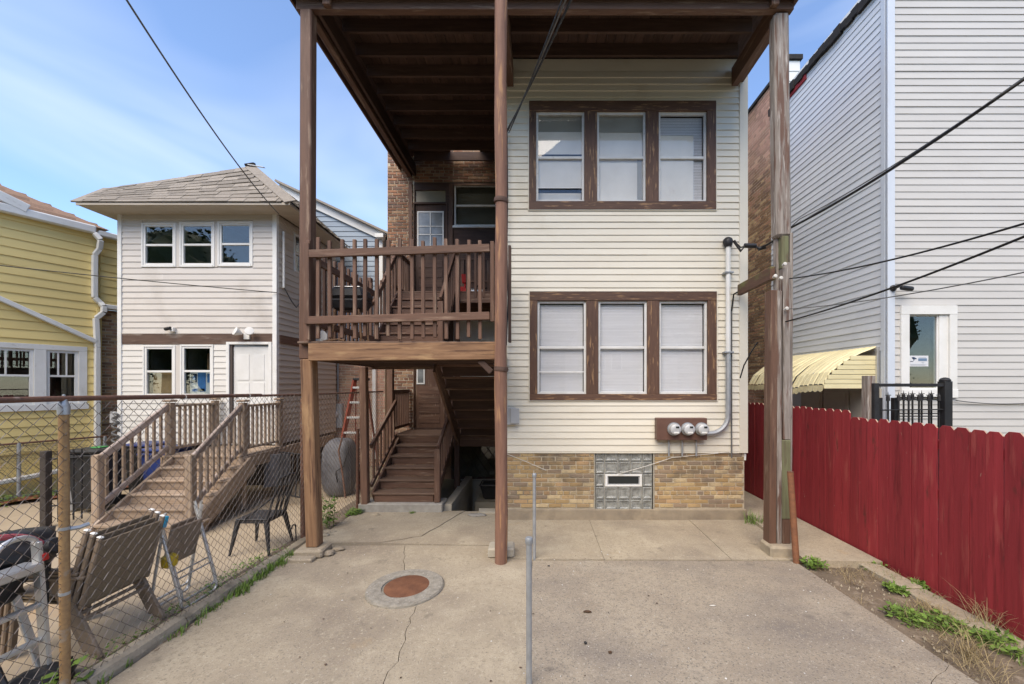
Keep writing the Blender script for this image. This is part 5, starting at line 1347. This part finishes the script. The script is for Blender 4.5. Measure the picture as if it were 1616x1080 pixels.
# folded frame, ladder and tank beyond the porch
ff = thing('folded_bed_frame', 'grey panel and black slatted metal frame leaning under the grey house', 'frame', (-4.5, 7.2, 0))
beam('panel', (-4.86, 7.55, .22), (-4.86, 7.55, .82), .42, .03, tarp, ff, .006, up=(.6, -.8, 0))
for k in range(7):
    x = -4.70 + k * .11
    tube('slat', [(x, 7.3 - k * .05, .15), (x - .07, 7.5 - k * .05, .86)], .012, iron, ff, 6)
for z, dy in ((.15, 0), (.86, .2)): tube('frame_rail', [(-4.74 - dy * .35, 7.32 + dy, z), (-4.0 - dy * .35, 6.98 + dy, z)], .014, iron, ff, 6)
rl = thing('step_ladder', 'red orange fibreglass step ladder with silver rungs against the brick wall', 'ladder', (-3.9, 8.4, 0))
tl, tr_, bl, br = V((-3.90, 8.60, 2.20)), V((-3.68, 8.60, 2.20)), V((-4.14, 8.15, 0)), V((-3.58, 8.15, 0))
beam('side_rail', bl, tl, .05, .085, orange, rl, .005); beam('side_rail', br, tr_, .05, .085, orange, rl, .005)
beam('rear_rail', bl + V((0, 1.0, 0)), tl + V((0, .06, 0)), .025, .05, orange, rl, .005); beam('rear_rail', br + V((0, 1.0, 0)), tr_ + V((0, .06, 0)), .025, .05, orange, rl, .005)
box('top_cap', -3.92, -3.64, 8.54, 8.76, 2.20, 2.25, blackp, rl, .012)
for k in range(7):
    t = (k + .6) / 7.1
    p, q = bl.lerp(tl, t), br.lerp(tr_, t)
    beam('rung', p, q, .08, .04, alump, rl, .004)
    if k < 3: beam('rung_brace', q + V((0, .02, -.01)), q.lerp(p, .45) + V((0, .02, .0)) + V((0, 0, -.18)), .015, .015, alump, rl, .003)
tk = thing('water_tank', 'rounded grey tank wrapped with a branch, behind the chain link fence', 'tank', (-3.82, 7.8, 0))
bm = bmesh.new(); bmesh.ops.create_icosphere(bm, subdivisions=4, radius=1)
for v in bm.verts:
    p = 3.4
    l = (abs(v.co.x) ** p + abs(v.co.y) ** p + abs(v.co.z) ** p) ** (1 / p)
    v.co = v.co / l * (1 + .05 * noise.fractal(v.co * 2.2, .7, 2, 3))
    v.co = V((v.co.x * .28 - 3.82, v.co.y * .28 + 7.8, v.co.z * .55 + .53))
me = bpy.data.meshes.new('tank_body'); bm.to_mesh(me); bm.free(); me.materials.append(tarp)
for p in me.polygons: p.use_smooth = True
link(me, 'tank_body', tk)
tube('strap', [(-3.52, 7.52, .95), (-3.6, 7.5, .6), (-3.75, 7.49, .5), (-3.72, 7.5, .3)], .012, iron, tk, 6)
tag(tube('dead_branch', [(-3.50, 7.35, .05), (-3.58, 7.40, .5), (-3.66, 7.42, .9), (-3.60, 7.44, 1.15)], .016, rustp), 'thin dark branch leaning in front of the grey tank', 'branch')
# things on the porch
gr = thing('charcoal_grill', 'black rectangular charcoal grill with silver lid edge on the deck', 'grill', (-2.52, 5.42, 2.63))
def rbox(name, x0, x1, y0, y1, z0, z1, tx, m, parent, bev=.03):
    q = MB(); mxm, mym = (x0 + x1) / 2, (y0 + y1) / 2
    q.add([(mxm + (x - mxm) * k, mym + (y - mym) * k, z) for z, k in ((z0, tx[0]), (z1, tx[1])) for x, y in ((x0, y0), (x1, y0), (x1, y1), (x0, y1))], [(0, 1, 2, 3), (4, 5, 6, 7), (0, 1, 5, 4), (1, 2, 6, 5), (2, 3, 7, 6), (3, 0, 4, 7)])
    return q.build(name, m, parent, bevel=bev)
rbox('bowl', -2.78, -2.27, 5.28, 5.62, 3.09, 3.24, (.72, 1), blackp, gr)
rbox('grill_lid', -2.78, -2.27, 5.28, 5.62, 3.245, 3.39, (1, .80), blackp, gr)
rbox('lid_top', -2.70, -2.35, 5.33, 5.57, 3.391, 3.405, (1, .96), alump, gr, .004)
for x in (-2.68, -2.37):
    for y in (5.34, 5.56): tube('leg', [(x, y, 3.10), (x + (.04 if x > -2.5 else -.04), y, 2.66)], .012, tan, gr, 6)
for y in (5.30,): link(MB().lathe([(.05, -.02), (.085, -.018), (.085, .018), (.05, .02)], 22).mesh('wheel', white, True), 'wheel', gr, Mx.Translation(V((-2.80, 5.20, 2.72))) @ Mx.Rotation(rad(80), 4, 'X') @ Mx.Rotation(.3, 4, 'Y'))
tag(tube('stick', [(-2.66, 5.0, 2.64), (-2.5, 5.05, 2.67), (-2.38, 4.98, 2.645)], .012, tan), 'short brown stick lying on the deck edge under the grill', 'stick')
rt = thing('red_toy', 'bright red plastic toy on the landing behind the porch railing', 'toy', P(730, 450, 8.25))
p = P(728, 452, 8.25)
rbox('base', p.x - .12, p.x + .12, 8.2, 8.4, 3.985, 4.10, (1.1, .7), redpl, rt, .01)
rbox('upper_body', p.x + .0, p.x + .16, 8.24, 8.36, 4.18, 4.36, (.8, 1), redpl, rt, .01)
tube('neck', [(p.x + .06, 8.3, 4.09), (p.x + .08, 8.3, 4.2)], .02, redpl, rt)
sc = thing('tool_tray', 'silver tray with dark tools beside the red toy on the landing', 'tray', P(752, 452, 8.25))
p = P(752, 452, 8.25)
box('tray', p.x - .17, p.x + .14, 8.18, 8.40, 3.985, 4.03, alump, sc, .008)
for k in range(3): tube('tool', [(p.x - .1 + k * .08, 8.2, 4.045), (p.x + k * .1, 8.36, 4.10 + .15 * (k == 1))], .014, blackp if k else alump, sc, 6)
box('cellar_step', -1.30, -.50, 8.3, 9.0, -1.0, -.30, concp, None)['kind'] = 'structure'
rbk = thing('black_tub', 'black plastic tub standing in the areaway beneath the lattice window', 'tub', (-.95, 8.6, -.3))
rbox('tub_body', -1.22, -.70, 8.4, 8.85, -.29, .02, (.72, 1), blackp, rbk, .03)
tube('tub_rim', [(-1.22, 8.4, .02), (-.70, 8.4, .02), (-.70, 8.85, .02), (-1.22, 8.85, .02), (-1.22, 8.4, .02)], .015, blackp, rbk, 6)

# ------------------------------------------------------------------ overhead cables
def cable(lab, pts, r, m=rubber): return tag(MB().tube(pts, r, 6).build('overhead_cable', m, None, True), lab, 'cable')
wh = A.p(mx_ + .03, -.16, az(386))
cl = V(P(1182, 389, 5.95)); sp = V(P(1200, 391, 5.85))
cable('thick black service cable rising from the weatherhead to the upper right', sag(sp, P(1243, 362, 5.4), .03, 8) + sag(P(1243, 362, 5.4), P(1620, 122, 3.0), .06, 24)[1:] + [P(1620, 122, 3.0).lerp(P(1243, 362, 5.4), -1.2)], .014)
cable('thin wire twisted along the thick service cable', sag(P(1215, 388, 5.8), P(1262, 346, 5.3), .0, 6) + sag(P(1262, 346, 5.3), P(1616, 124, 3.0), .05, 20)[1:], .006, greycab)
dl = thing('drip_loop', 'black drip loop wires with connector sleeves below the weatherhead', 'cable', wh)
for k, d in enumerate((0, .05, -.04)):
    tube('loop_wire', [wh + V((.02, d * .5, 0)), wh.lerp(cl, .5) + V((0, 0, -.06 - abs(d) * 1.2)), cl + V((-.06, d * .3, 0))], .011, rubber, dl, 6)
MB().tube([cl + V((-.07, 0, .01)), cl + V((.09, -.02, .0))], .034, 12).build('sleeve', blackp, dl, True)
MB().tube([sp + V((-.03, 0, -.02)), sp + V((.06, -.02, .0))], .028, 12).build('sleeve', blackp, dl, True)
tube('loop_wire', [cl + V((.09, -.02, 0)), sp + V((-.03, 0, -.02))], .012, rubber, dl, 6)
cable('upper of the long black cables from the right post past the narrow window', sag(P(1246, 440, 5.0), P(1640, 346, 2.6), .05), .008)
cable('middle of the long black cables from the right post, passing the bullet camera', sag(P(1240, 508, 5.0), P(1640, 364, 2.6), .04), .009)
cable('lowest thin grey cable from the right post across the grey siding', sag(P(1243, 488, 5.0), P(1640, 425, 2.7), .04), .005, greycab)
cable('thin dark cable lying against the right siding beside the iron railing', sag(Q.p(qu(1503), -.05, qz(632)), Q.p(qu(1640), -.05, qz(634)), .04), .008, greycab)
for k, (x0, x1) in enumerate(((800, 905), (801, 896), (803, 890))):
    cable(['outermost of three overhead cables meeting at the middle pole', 'middle one of three overhead cables meeting at the middle pole', 'innermost of three overhead cables meeting at the middle pole'][k], sag(P(x0, 206 + k * 2, 6.2), P(x1, -8, 3.2), .03) + [P(x1 + 14, -90, 2.6)], .008 if k else .011, rubber if k != 1 else greycab)
cable('grey drop wire from upper left to the grey house eave', sag(P(187, -20, 3.2), P(440, 338, 7.6), .12), .009, greycab)
cable('thin black wire strung low from the yellow house to the grey house corner', sag(P(-10, 418, 6.5), P(437, 462, 7.95), .02), .008)
cable('vertical black wires tied down the siding beside the middle pole', [P(800, 206, 6.25), P(801, 300, 6.26), P(800, 400, 6.25), P(802, 470, 6.27), P(799, 545, 6.27)], .012)
tag(tube('loose_wire', [A.p(au(800), -.03, az(716)), A.p(au(830), -.035, az(728)), A.p(au(862), -.03, az(742))], .004, stonew), 'thin pale wire lying across the bricks left of the glass blocks', 'wire')
tag(tube('loose_wire', [A.p(au(975), -.02, az(748)), A.p(au(1020), -.03, az(735)), A.p(au(1060), -.025, az(722)), A.p(au(1150), -.03, az(713))], .005, stonew), 'thin pale wire drooping across the glass blocks', 'wire')
tag(beam('drain_pipe', (3.235, 6.36, .92), (3.235, 6.36, 1.03), .03, .03, white, None, .006), 'short white pipe end at the siding corner above the brick base', 'pipe')

# ------------------------------------------------------------------ weeds, grass, litter
def blades(mb, c, n, h, spread, lean=.6, w_=.004):
    for _ in range(n):
        a = R(0, 6.28); d = R(0, spread)
        p = V((c[0] + math.cos(a) * d, c[1] + math.sin(a) * d, c[2]))
        b = R(0, 6.28); L = h * R(.5, 1.15)
        t = V((math.cos(b) * lean * R(.2, 1), math.sin(b) * lean * R(.2, 1), 1)) * L
        s_ = V((-math.sin(b), math.cos(b), 0)) * w_
        m1 = p + t * .55 + V((0, 0, L * .08))
        tip = p + V((t.x * 1.25, t.y * 1.25, t.z * R(.7, .95)))
        mb.add([p - s_, p + s_, m1 + s_ * .7, m1 - s_ * .7, tip], [(0, 1, 2, 3), (3, 2, 4)])
def leafy(mb, c, n, h, spread, sz=.03):
    for _ in range(n):
        a = R(0, 6.28); d = spread * math.sqrt(R(0, 1))
        z = c[2] + h * R(.1, 1) * (1 - .5 * d / spread)
        p = V((c[0] + math.cos(a) * d, c[1] + math.sin(a) * d, z))
        x = V((R(-1, 1), R(-1, 1), R(-.35, .5))).normalized(); y = x.cross(V((R(-.4, .4), R(-.4, .4), 1))).normalized()
        s_ = sz * R(.5, 1.2)
        mb.add([p, p + x * s_ * .5 + y * s_ * .35, p + x * s_ * 1.1, p + x * s_ * .5 - y * s_ * .35], [(0, 1, 2, 3)])
g_ = MB()
for k in range(190):
    yy = R(2.0, 5.3) ** 1.0
    dens = .5 + .5 * noise.noise(V((yy * 2.3, 0, 3)))
    if R(0, 1) < dens * 1.15: blades(g_, (-3.06 + R(-.03, .05) - (.10 if R(0, 1) < .35 else 0) + (yy - 5) * -.002, yy, 0), int(R(4, 12)), R(.04, .11), .05)
g_.build('grass', leaf, kind='stuff')
g_ = MB()
for k in range(80): leafy(g_, (R(-3.42, -3.2), R(2.6, 5.2), 0), 10, .09, .07, .03)
for k in range(40): blades(g_, (-3.05 + R(-.03, .08), R(4.0, 5.0), 0), 10, .10, .06)
g_.build('ground_cover', leaf, kind='stuff')
g_ = MB()
for k in range(120):
    u = R(-2, 1.3); vv = R(-.75, -.1)
    q = Y.p(u, vv - .1, 0)
    leafy(g_, (q.x, q.y, 0), 14, .16, .12, .05)
g_.build('bed_weeds', leaf, kind='stuff')
def weed(lab, c, kind, h, sp, n=1):
    q = MB()
    if kind == 'tall':
        for _ in range(n):
            a, d = R(0, 6.28), R(0, sp)
            b = V((c[0] + math.cos(a) * d, c[1] + math.sin(a) * d, c[2]))
            tip = b + V((R(-.06, .06), R(-.06, .06), h * R(.7, 1)))
            q.tube([b, b.lerp(tip, .5) + V((R(-.02, .02), 0, 0)), tip], [.005, .004, .002], 4)
            for j in range(9):
                p = b.lerp(tip, (j + 1.5) / 10.5)
                leafy(q, (p.x, p.y, p.z - .02), 4, .05, .08, .055)
    elif kind == 'bush': leafy(q, c, 160 * n, h, sp, .05); blades(q, c, 30 * n, h * 1.1, sp * .8)
    elif kind == 'grass': blades(q, c, 70 * n, h, sp, .8)
    elif kind == 'dry':
        blades(q, c, 90 * n, h, sp, 1.4, .0022)
    elif kind == 'broad':
        t_ = thing('weed', lab, 'weed', c)
        for _ in range(7):
            q = MB()
            a = R(0, 6.28); L = R(.06, .10)
            p = V((c[0] + R(-sp, sp), c[1] + R(-sp, sp), c[2] + R(.3, 1) * h))
            x = V((math.cos(a), math.sin(a), R(-.1, .3))).normalized(); y = x.cross(V((0, 0, 1))).normalized()
            q.add([p, p + x * L * .3 + y * L * .42, p + x * L * .75 + y * L * .3, p + x * L * 1.1, p + x * L * .75 - y * L * .3, p + x * L * .3 - y * L * .42], [(0, 1, 2, 3, 4, 5)])
            q.build('leaf', leaf, t_)
            MB().tube([(c[0], c[1], c[2]), p], .003, 3).build('stem', leaf, t_)
        return t_
    return tag(q.build('weed', straw if kind == 'dry' else leaf), lab, 'weed')
gz = lambda px, py: (*G(px, py).xy, -.01)
weed('tall leafy weed growing by the fence beside the lower left post', (-3.08, 5.95, 0), 'tall', .55, .10, 6)
weed('small green weed at the foot of the porch stair post', (-2.98, 6.55, 0), 'bush', .12, .12)
weed('tuft of green weed in front of the concrete stair base', (-2.05, 6.60, .0), 'grass', .05, .05)
weed('tall green tuft at the brick corner beside the red fence', gz(1190, 828), 'grass', .22, .13)
weed('leafy green weed at the foot of the orange stake', (3.20, 4.72, 0), 'bush', .10, .12)
weed('low green weed at the corner of the gangway slab', gz(1375, 893), 'bush', .06, .16)
weed('bright green weed patch beside the right kerb, farthest along the dirt', gz(1415, 930), 'bush', .05, .10)
weed('green weed clump in the middle of the dirt strip', gz(1432, 975), 'bush', .08, .16)
weed('bushy green weed before the dry grass in the dirt strip', gz(1497, 992), 'bush', .13, .18)
weed('green weed under the red fence on the kerb', gz(1450, 925), 'bush', .06, .09)
weed('pale dry grass tuft spilling over the yard edge', gz(1530, 1035), 'dry', .22, .16)
weed('dry grass tangle against the red fence', gz(1560, 985), 'dry', .24, .20)
weed('green weed clump nearest the right edge of the yard', gz(1575, 1020), 'bush', .14, .15)
weed('small dry grass tuft on the bare dirt strip', gz(1470, 965), 'dry', .10, .18)
weed('broad green leaves at the foot of the gold fence post', (-3.24, 2.66, 0), 'broad', .22, .12)
weed('broad green leaves beneath the aluminium ladder', (-3.34, 2.40, 0), 'broad', .25, .16)
g_ = MB()
for k in range(900):
    x, yy = R(3.12, 3.95), R(1.6, 4.5)
    if noise.noise(V((x * 2.2, yy * 1.6, 4))) + (x - 3.5) * .5 - (yy - 3.4) * .25 > .05:
        blades(g_, (x, yy, -.01), 5, R(.03, .09), .06, 1.1, .0025)
g_.build('low_grass', leaf, kind='stuff')
g_ = MB()
for k in range(700):
    x, yy = R(3.12, 3.95), R(1.6, 4.6)
    if noise.noise(V((x * 2.5, yy * 1.8, 9))) + (x - 3.5) * .4 > .0: blades(g_, (x, yy, -.01), 5, R(.04, .12), .07, 2.2, .0018)
g_.build('dry_thatch', straw, kind='stuff')
lab = ['dark curled leaf lying on the concrete right of the steel poles', 'black stone lying on the concrete below the curled leaf', 'white bone shaped twig lying on the right of the concrete', 'brown crumpled leaf nearest the camera on the concrete', 'small dark leaf by the farther steel pole']
for (px, py), l, (a, b, c), m in zip(((927, 967), (924, 1017), (1125, 957), (963, 1031), (866, 894)), lab, ((.07, .022, .012), (.024, .022, .016), (.06, .010, .008), (.03, .024, .010), (.028, .014, .008)), (deadleaf, blackp, stonew, deadleaf, blackp)):
    p = G(px, py)
    tag(blob('twig' if m is stonew else ('stone' if b == .022 and a < .03 else 'dead_leaf'), (p.x, p.y, c * .8), (a / 2, b / 2, c / 2 + .002), m, .5, None, True, px), l, 'litter')
g_ = MB()
for k in range(170):
    x, yy = R(-2.9, 3.0), R(1.4, 5.2) 
    if x < 0 and R(0, 1) < .6: continue
    s_ = R(.003, .011)
    vs = [(x + s_ * math.cos(a) * R(.5, 1.2), yy + s_ * math.sin(a) * R(.5, 1.2), .003) for a in (0, 1.2, 2.5, 3.7, 5)]
    g_.add(vs + [(x, yy, .003 + s_ * .7)], [(0, 1, 5), (1, 2, 5), (2, 3, 5), (3, 4, 5), (4, 0, 5)])
g_.build('white_chips', stonew, kind='stuff')
g_ = MB()
for k in range(260):
    x, yy = (R(-2.9, 3.1) if k < 90 else R(3.1, 3.95)), R(1.4, 5.0)
    s_ = R(.004, .014)
    g_.add([(x + s_ * math.cos(a) * R(.4, 1.2), yy + s_ * math.sin(a) * R(.4, 1.2), .006 + R(0, .004)) for a in (0, 1.6, 3.1, 4.6)], [(0, 1, 2, 3)])
g_.build('leaf_litter', deadleaf, kind='stuff')
for k, (x, y, s_) in enumerate(((-2.62, 5.02, .07), (-2.55, 5.16, .05), (-3.0, 5.6, .07), (-2.98, 5.75, .06), (-2.62, 6.5, .05))):
    tag(blob('concrete_chunk', (x, y, s_ * .35), (s_ * 1.5, s_, s_ * .45), conc, .3, None, True, k * 3), ['pale broken concrete chunk touching the lower left post footing', 'small pale concrete chunk behind the lower left post', 'pale chunk by the fence, nearer of two beside the tall weed', 'pale chunk by the fence, farther of two beside the tall weed', 'small pale chunk before the concrete stair base'][k], 'rubble')
tag(blob('concrete_chunk', (-1.0, 6.52, .012), (.14, .07, .022), concg, .3, None, True, 77), 'broken grey concrete flake at the corner of the areaway', 'rubble')

# ------------------------------------------------------------------ what the windows reflect, behind the camera
tw = thing('house', 'tan house across the alley reflected in the lower middle window', 'house', (5, -12, 0))
W_ = Fr((8.5, -12, 0), (-1, 0, 0))
whs = [(3.4, 4.1, 3.0, 4.1), (4.4, 5.1, 3.0, 4.1)]
hb = MB().prism([(0, 0), (6.5, 0), (6.5, 4.6), (5.4, 6.4), (3.2, 7.6), (1.1, 6.4), (0, 4.6)], .0, 6)
W_.mb('gambrel_wall', hb, tanwall, tw)
for q in whs: W_.box('window', q[0], q[1], -.04, -.001, q[2], q[3], white, tw); 
for q in whs: W_.box('window_pane', q[0] + .08, q[1] - .08, -.05, -.041, q[2] + .08, q[3] - .08, dial, tw)
g_ = MB()
for cx_, cy_, cz_, r_ in ((-9, -16, 6.5, 3.6), (-4, -19, 8, 4.2), (1, -21, 7, 3.6), (12, -17, 6.5, 3.4), (17, -14, 7, 4), (-16, -13, 6, 3.6), (-22, -8, 7, 4), (-13, -19, 5, 4), (-28, -3, 5, 4), (-19, -12, 4, 3.5), (-7, -20, 4.5, 4), (-1, -24, 5, 4.5), (9, -24, 5, 4.5), (4, -26, 6, 5), (13, -20, 4, 4), (20, -18, 5, 5)):
    for _ in range(7000):
        d = V((R(-1, 1), R(-1, 1), R(-1, 1)))
        if d.length > 1: continue
        d = d.normalized() * R(.95, 1.14)
        d = d * (1 + .35 * noise.noise(d * 2.5 + V((cx_, 0, 0))))
        p = V((cx_, cy_, cz_)) + V((d.x * r_, d.y * r_, d.z * r_ * 1.05))
        x = V((R(-1, 1), R(-1, 1), R(-1, 1))).normalized(); y = x.orthogonal().normalized()
        s_ = R(.07, .17)
        g_.add([p - x * s_, p + y * s_ * .6, p + x * s_, p - y * s_ * .6], [(0, 1, 2, 3)])
    _b = bmesh.new(); bmesh.ops.create_icosphere(_b, subdivisions=3, radius=r_ * 1.02)
    g_.add([V((cx_, cy_, cz_)) + v.co * (1 + .3 * noise.noise(v.co * .5)) for v in _b.verts], [[v.index for v in f.verts] for f in _b.faces]); _b.free()
    g_.tube([(cx_, cy_, 0), (cx_, cy_, cz_)], [.3, .16], 8)
g_.build('far_trees', leafd, kind='stuff')
g_ = MB()
for k in range(420):
    x, yy = R(3.08, 3.97), R(1.4, 4.9)
    s_ = R(.004, .017)
    g_.add([(x + s_ * math.cos(a) * R(.5, 1.2), yy + s_ * math.sin(a) * R(.5, 1.2), -.02) for a in (0, 1.6, 3.1, 4.6)] + [(x, yy, -.006 + s_ * .6)], [(0, 1, 4), (1, 2, 4), (2, 3, 4), (3, 0, 4)])
g_.build('pebbles', conc, kind='stuff')
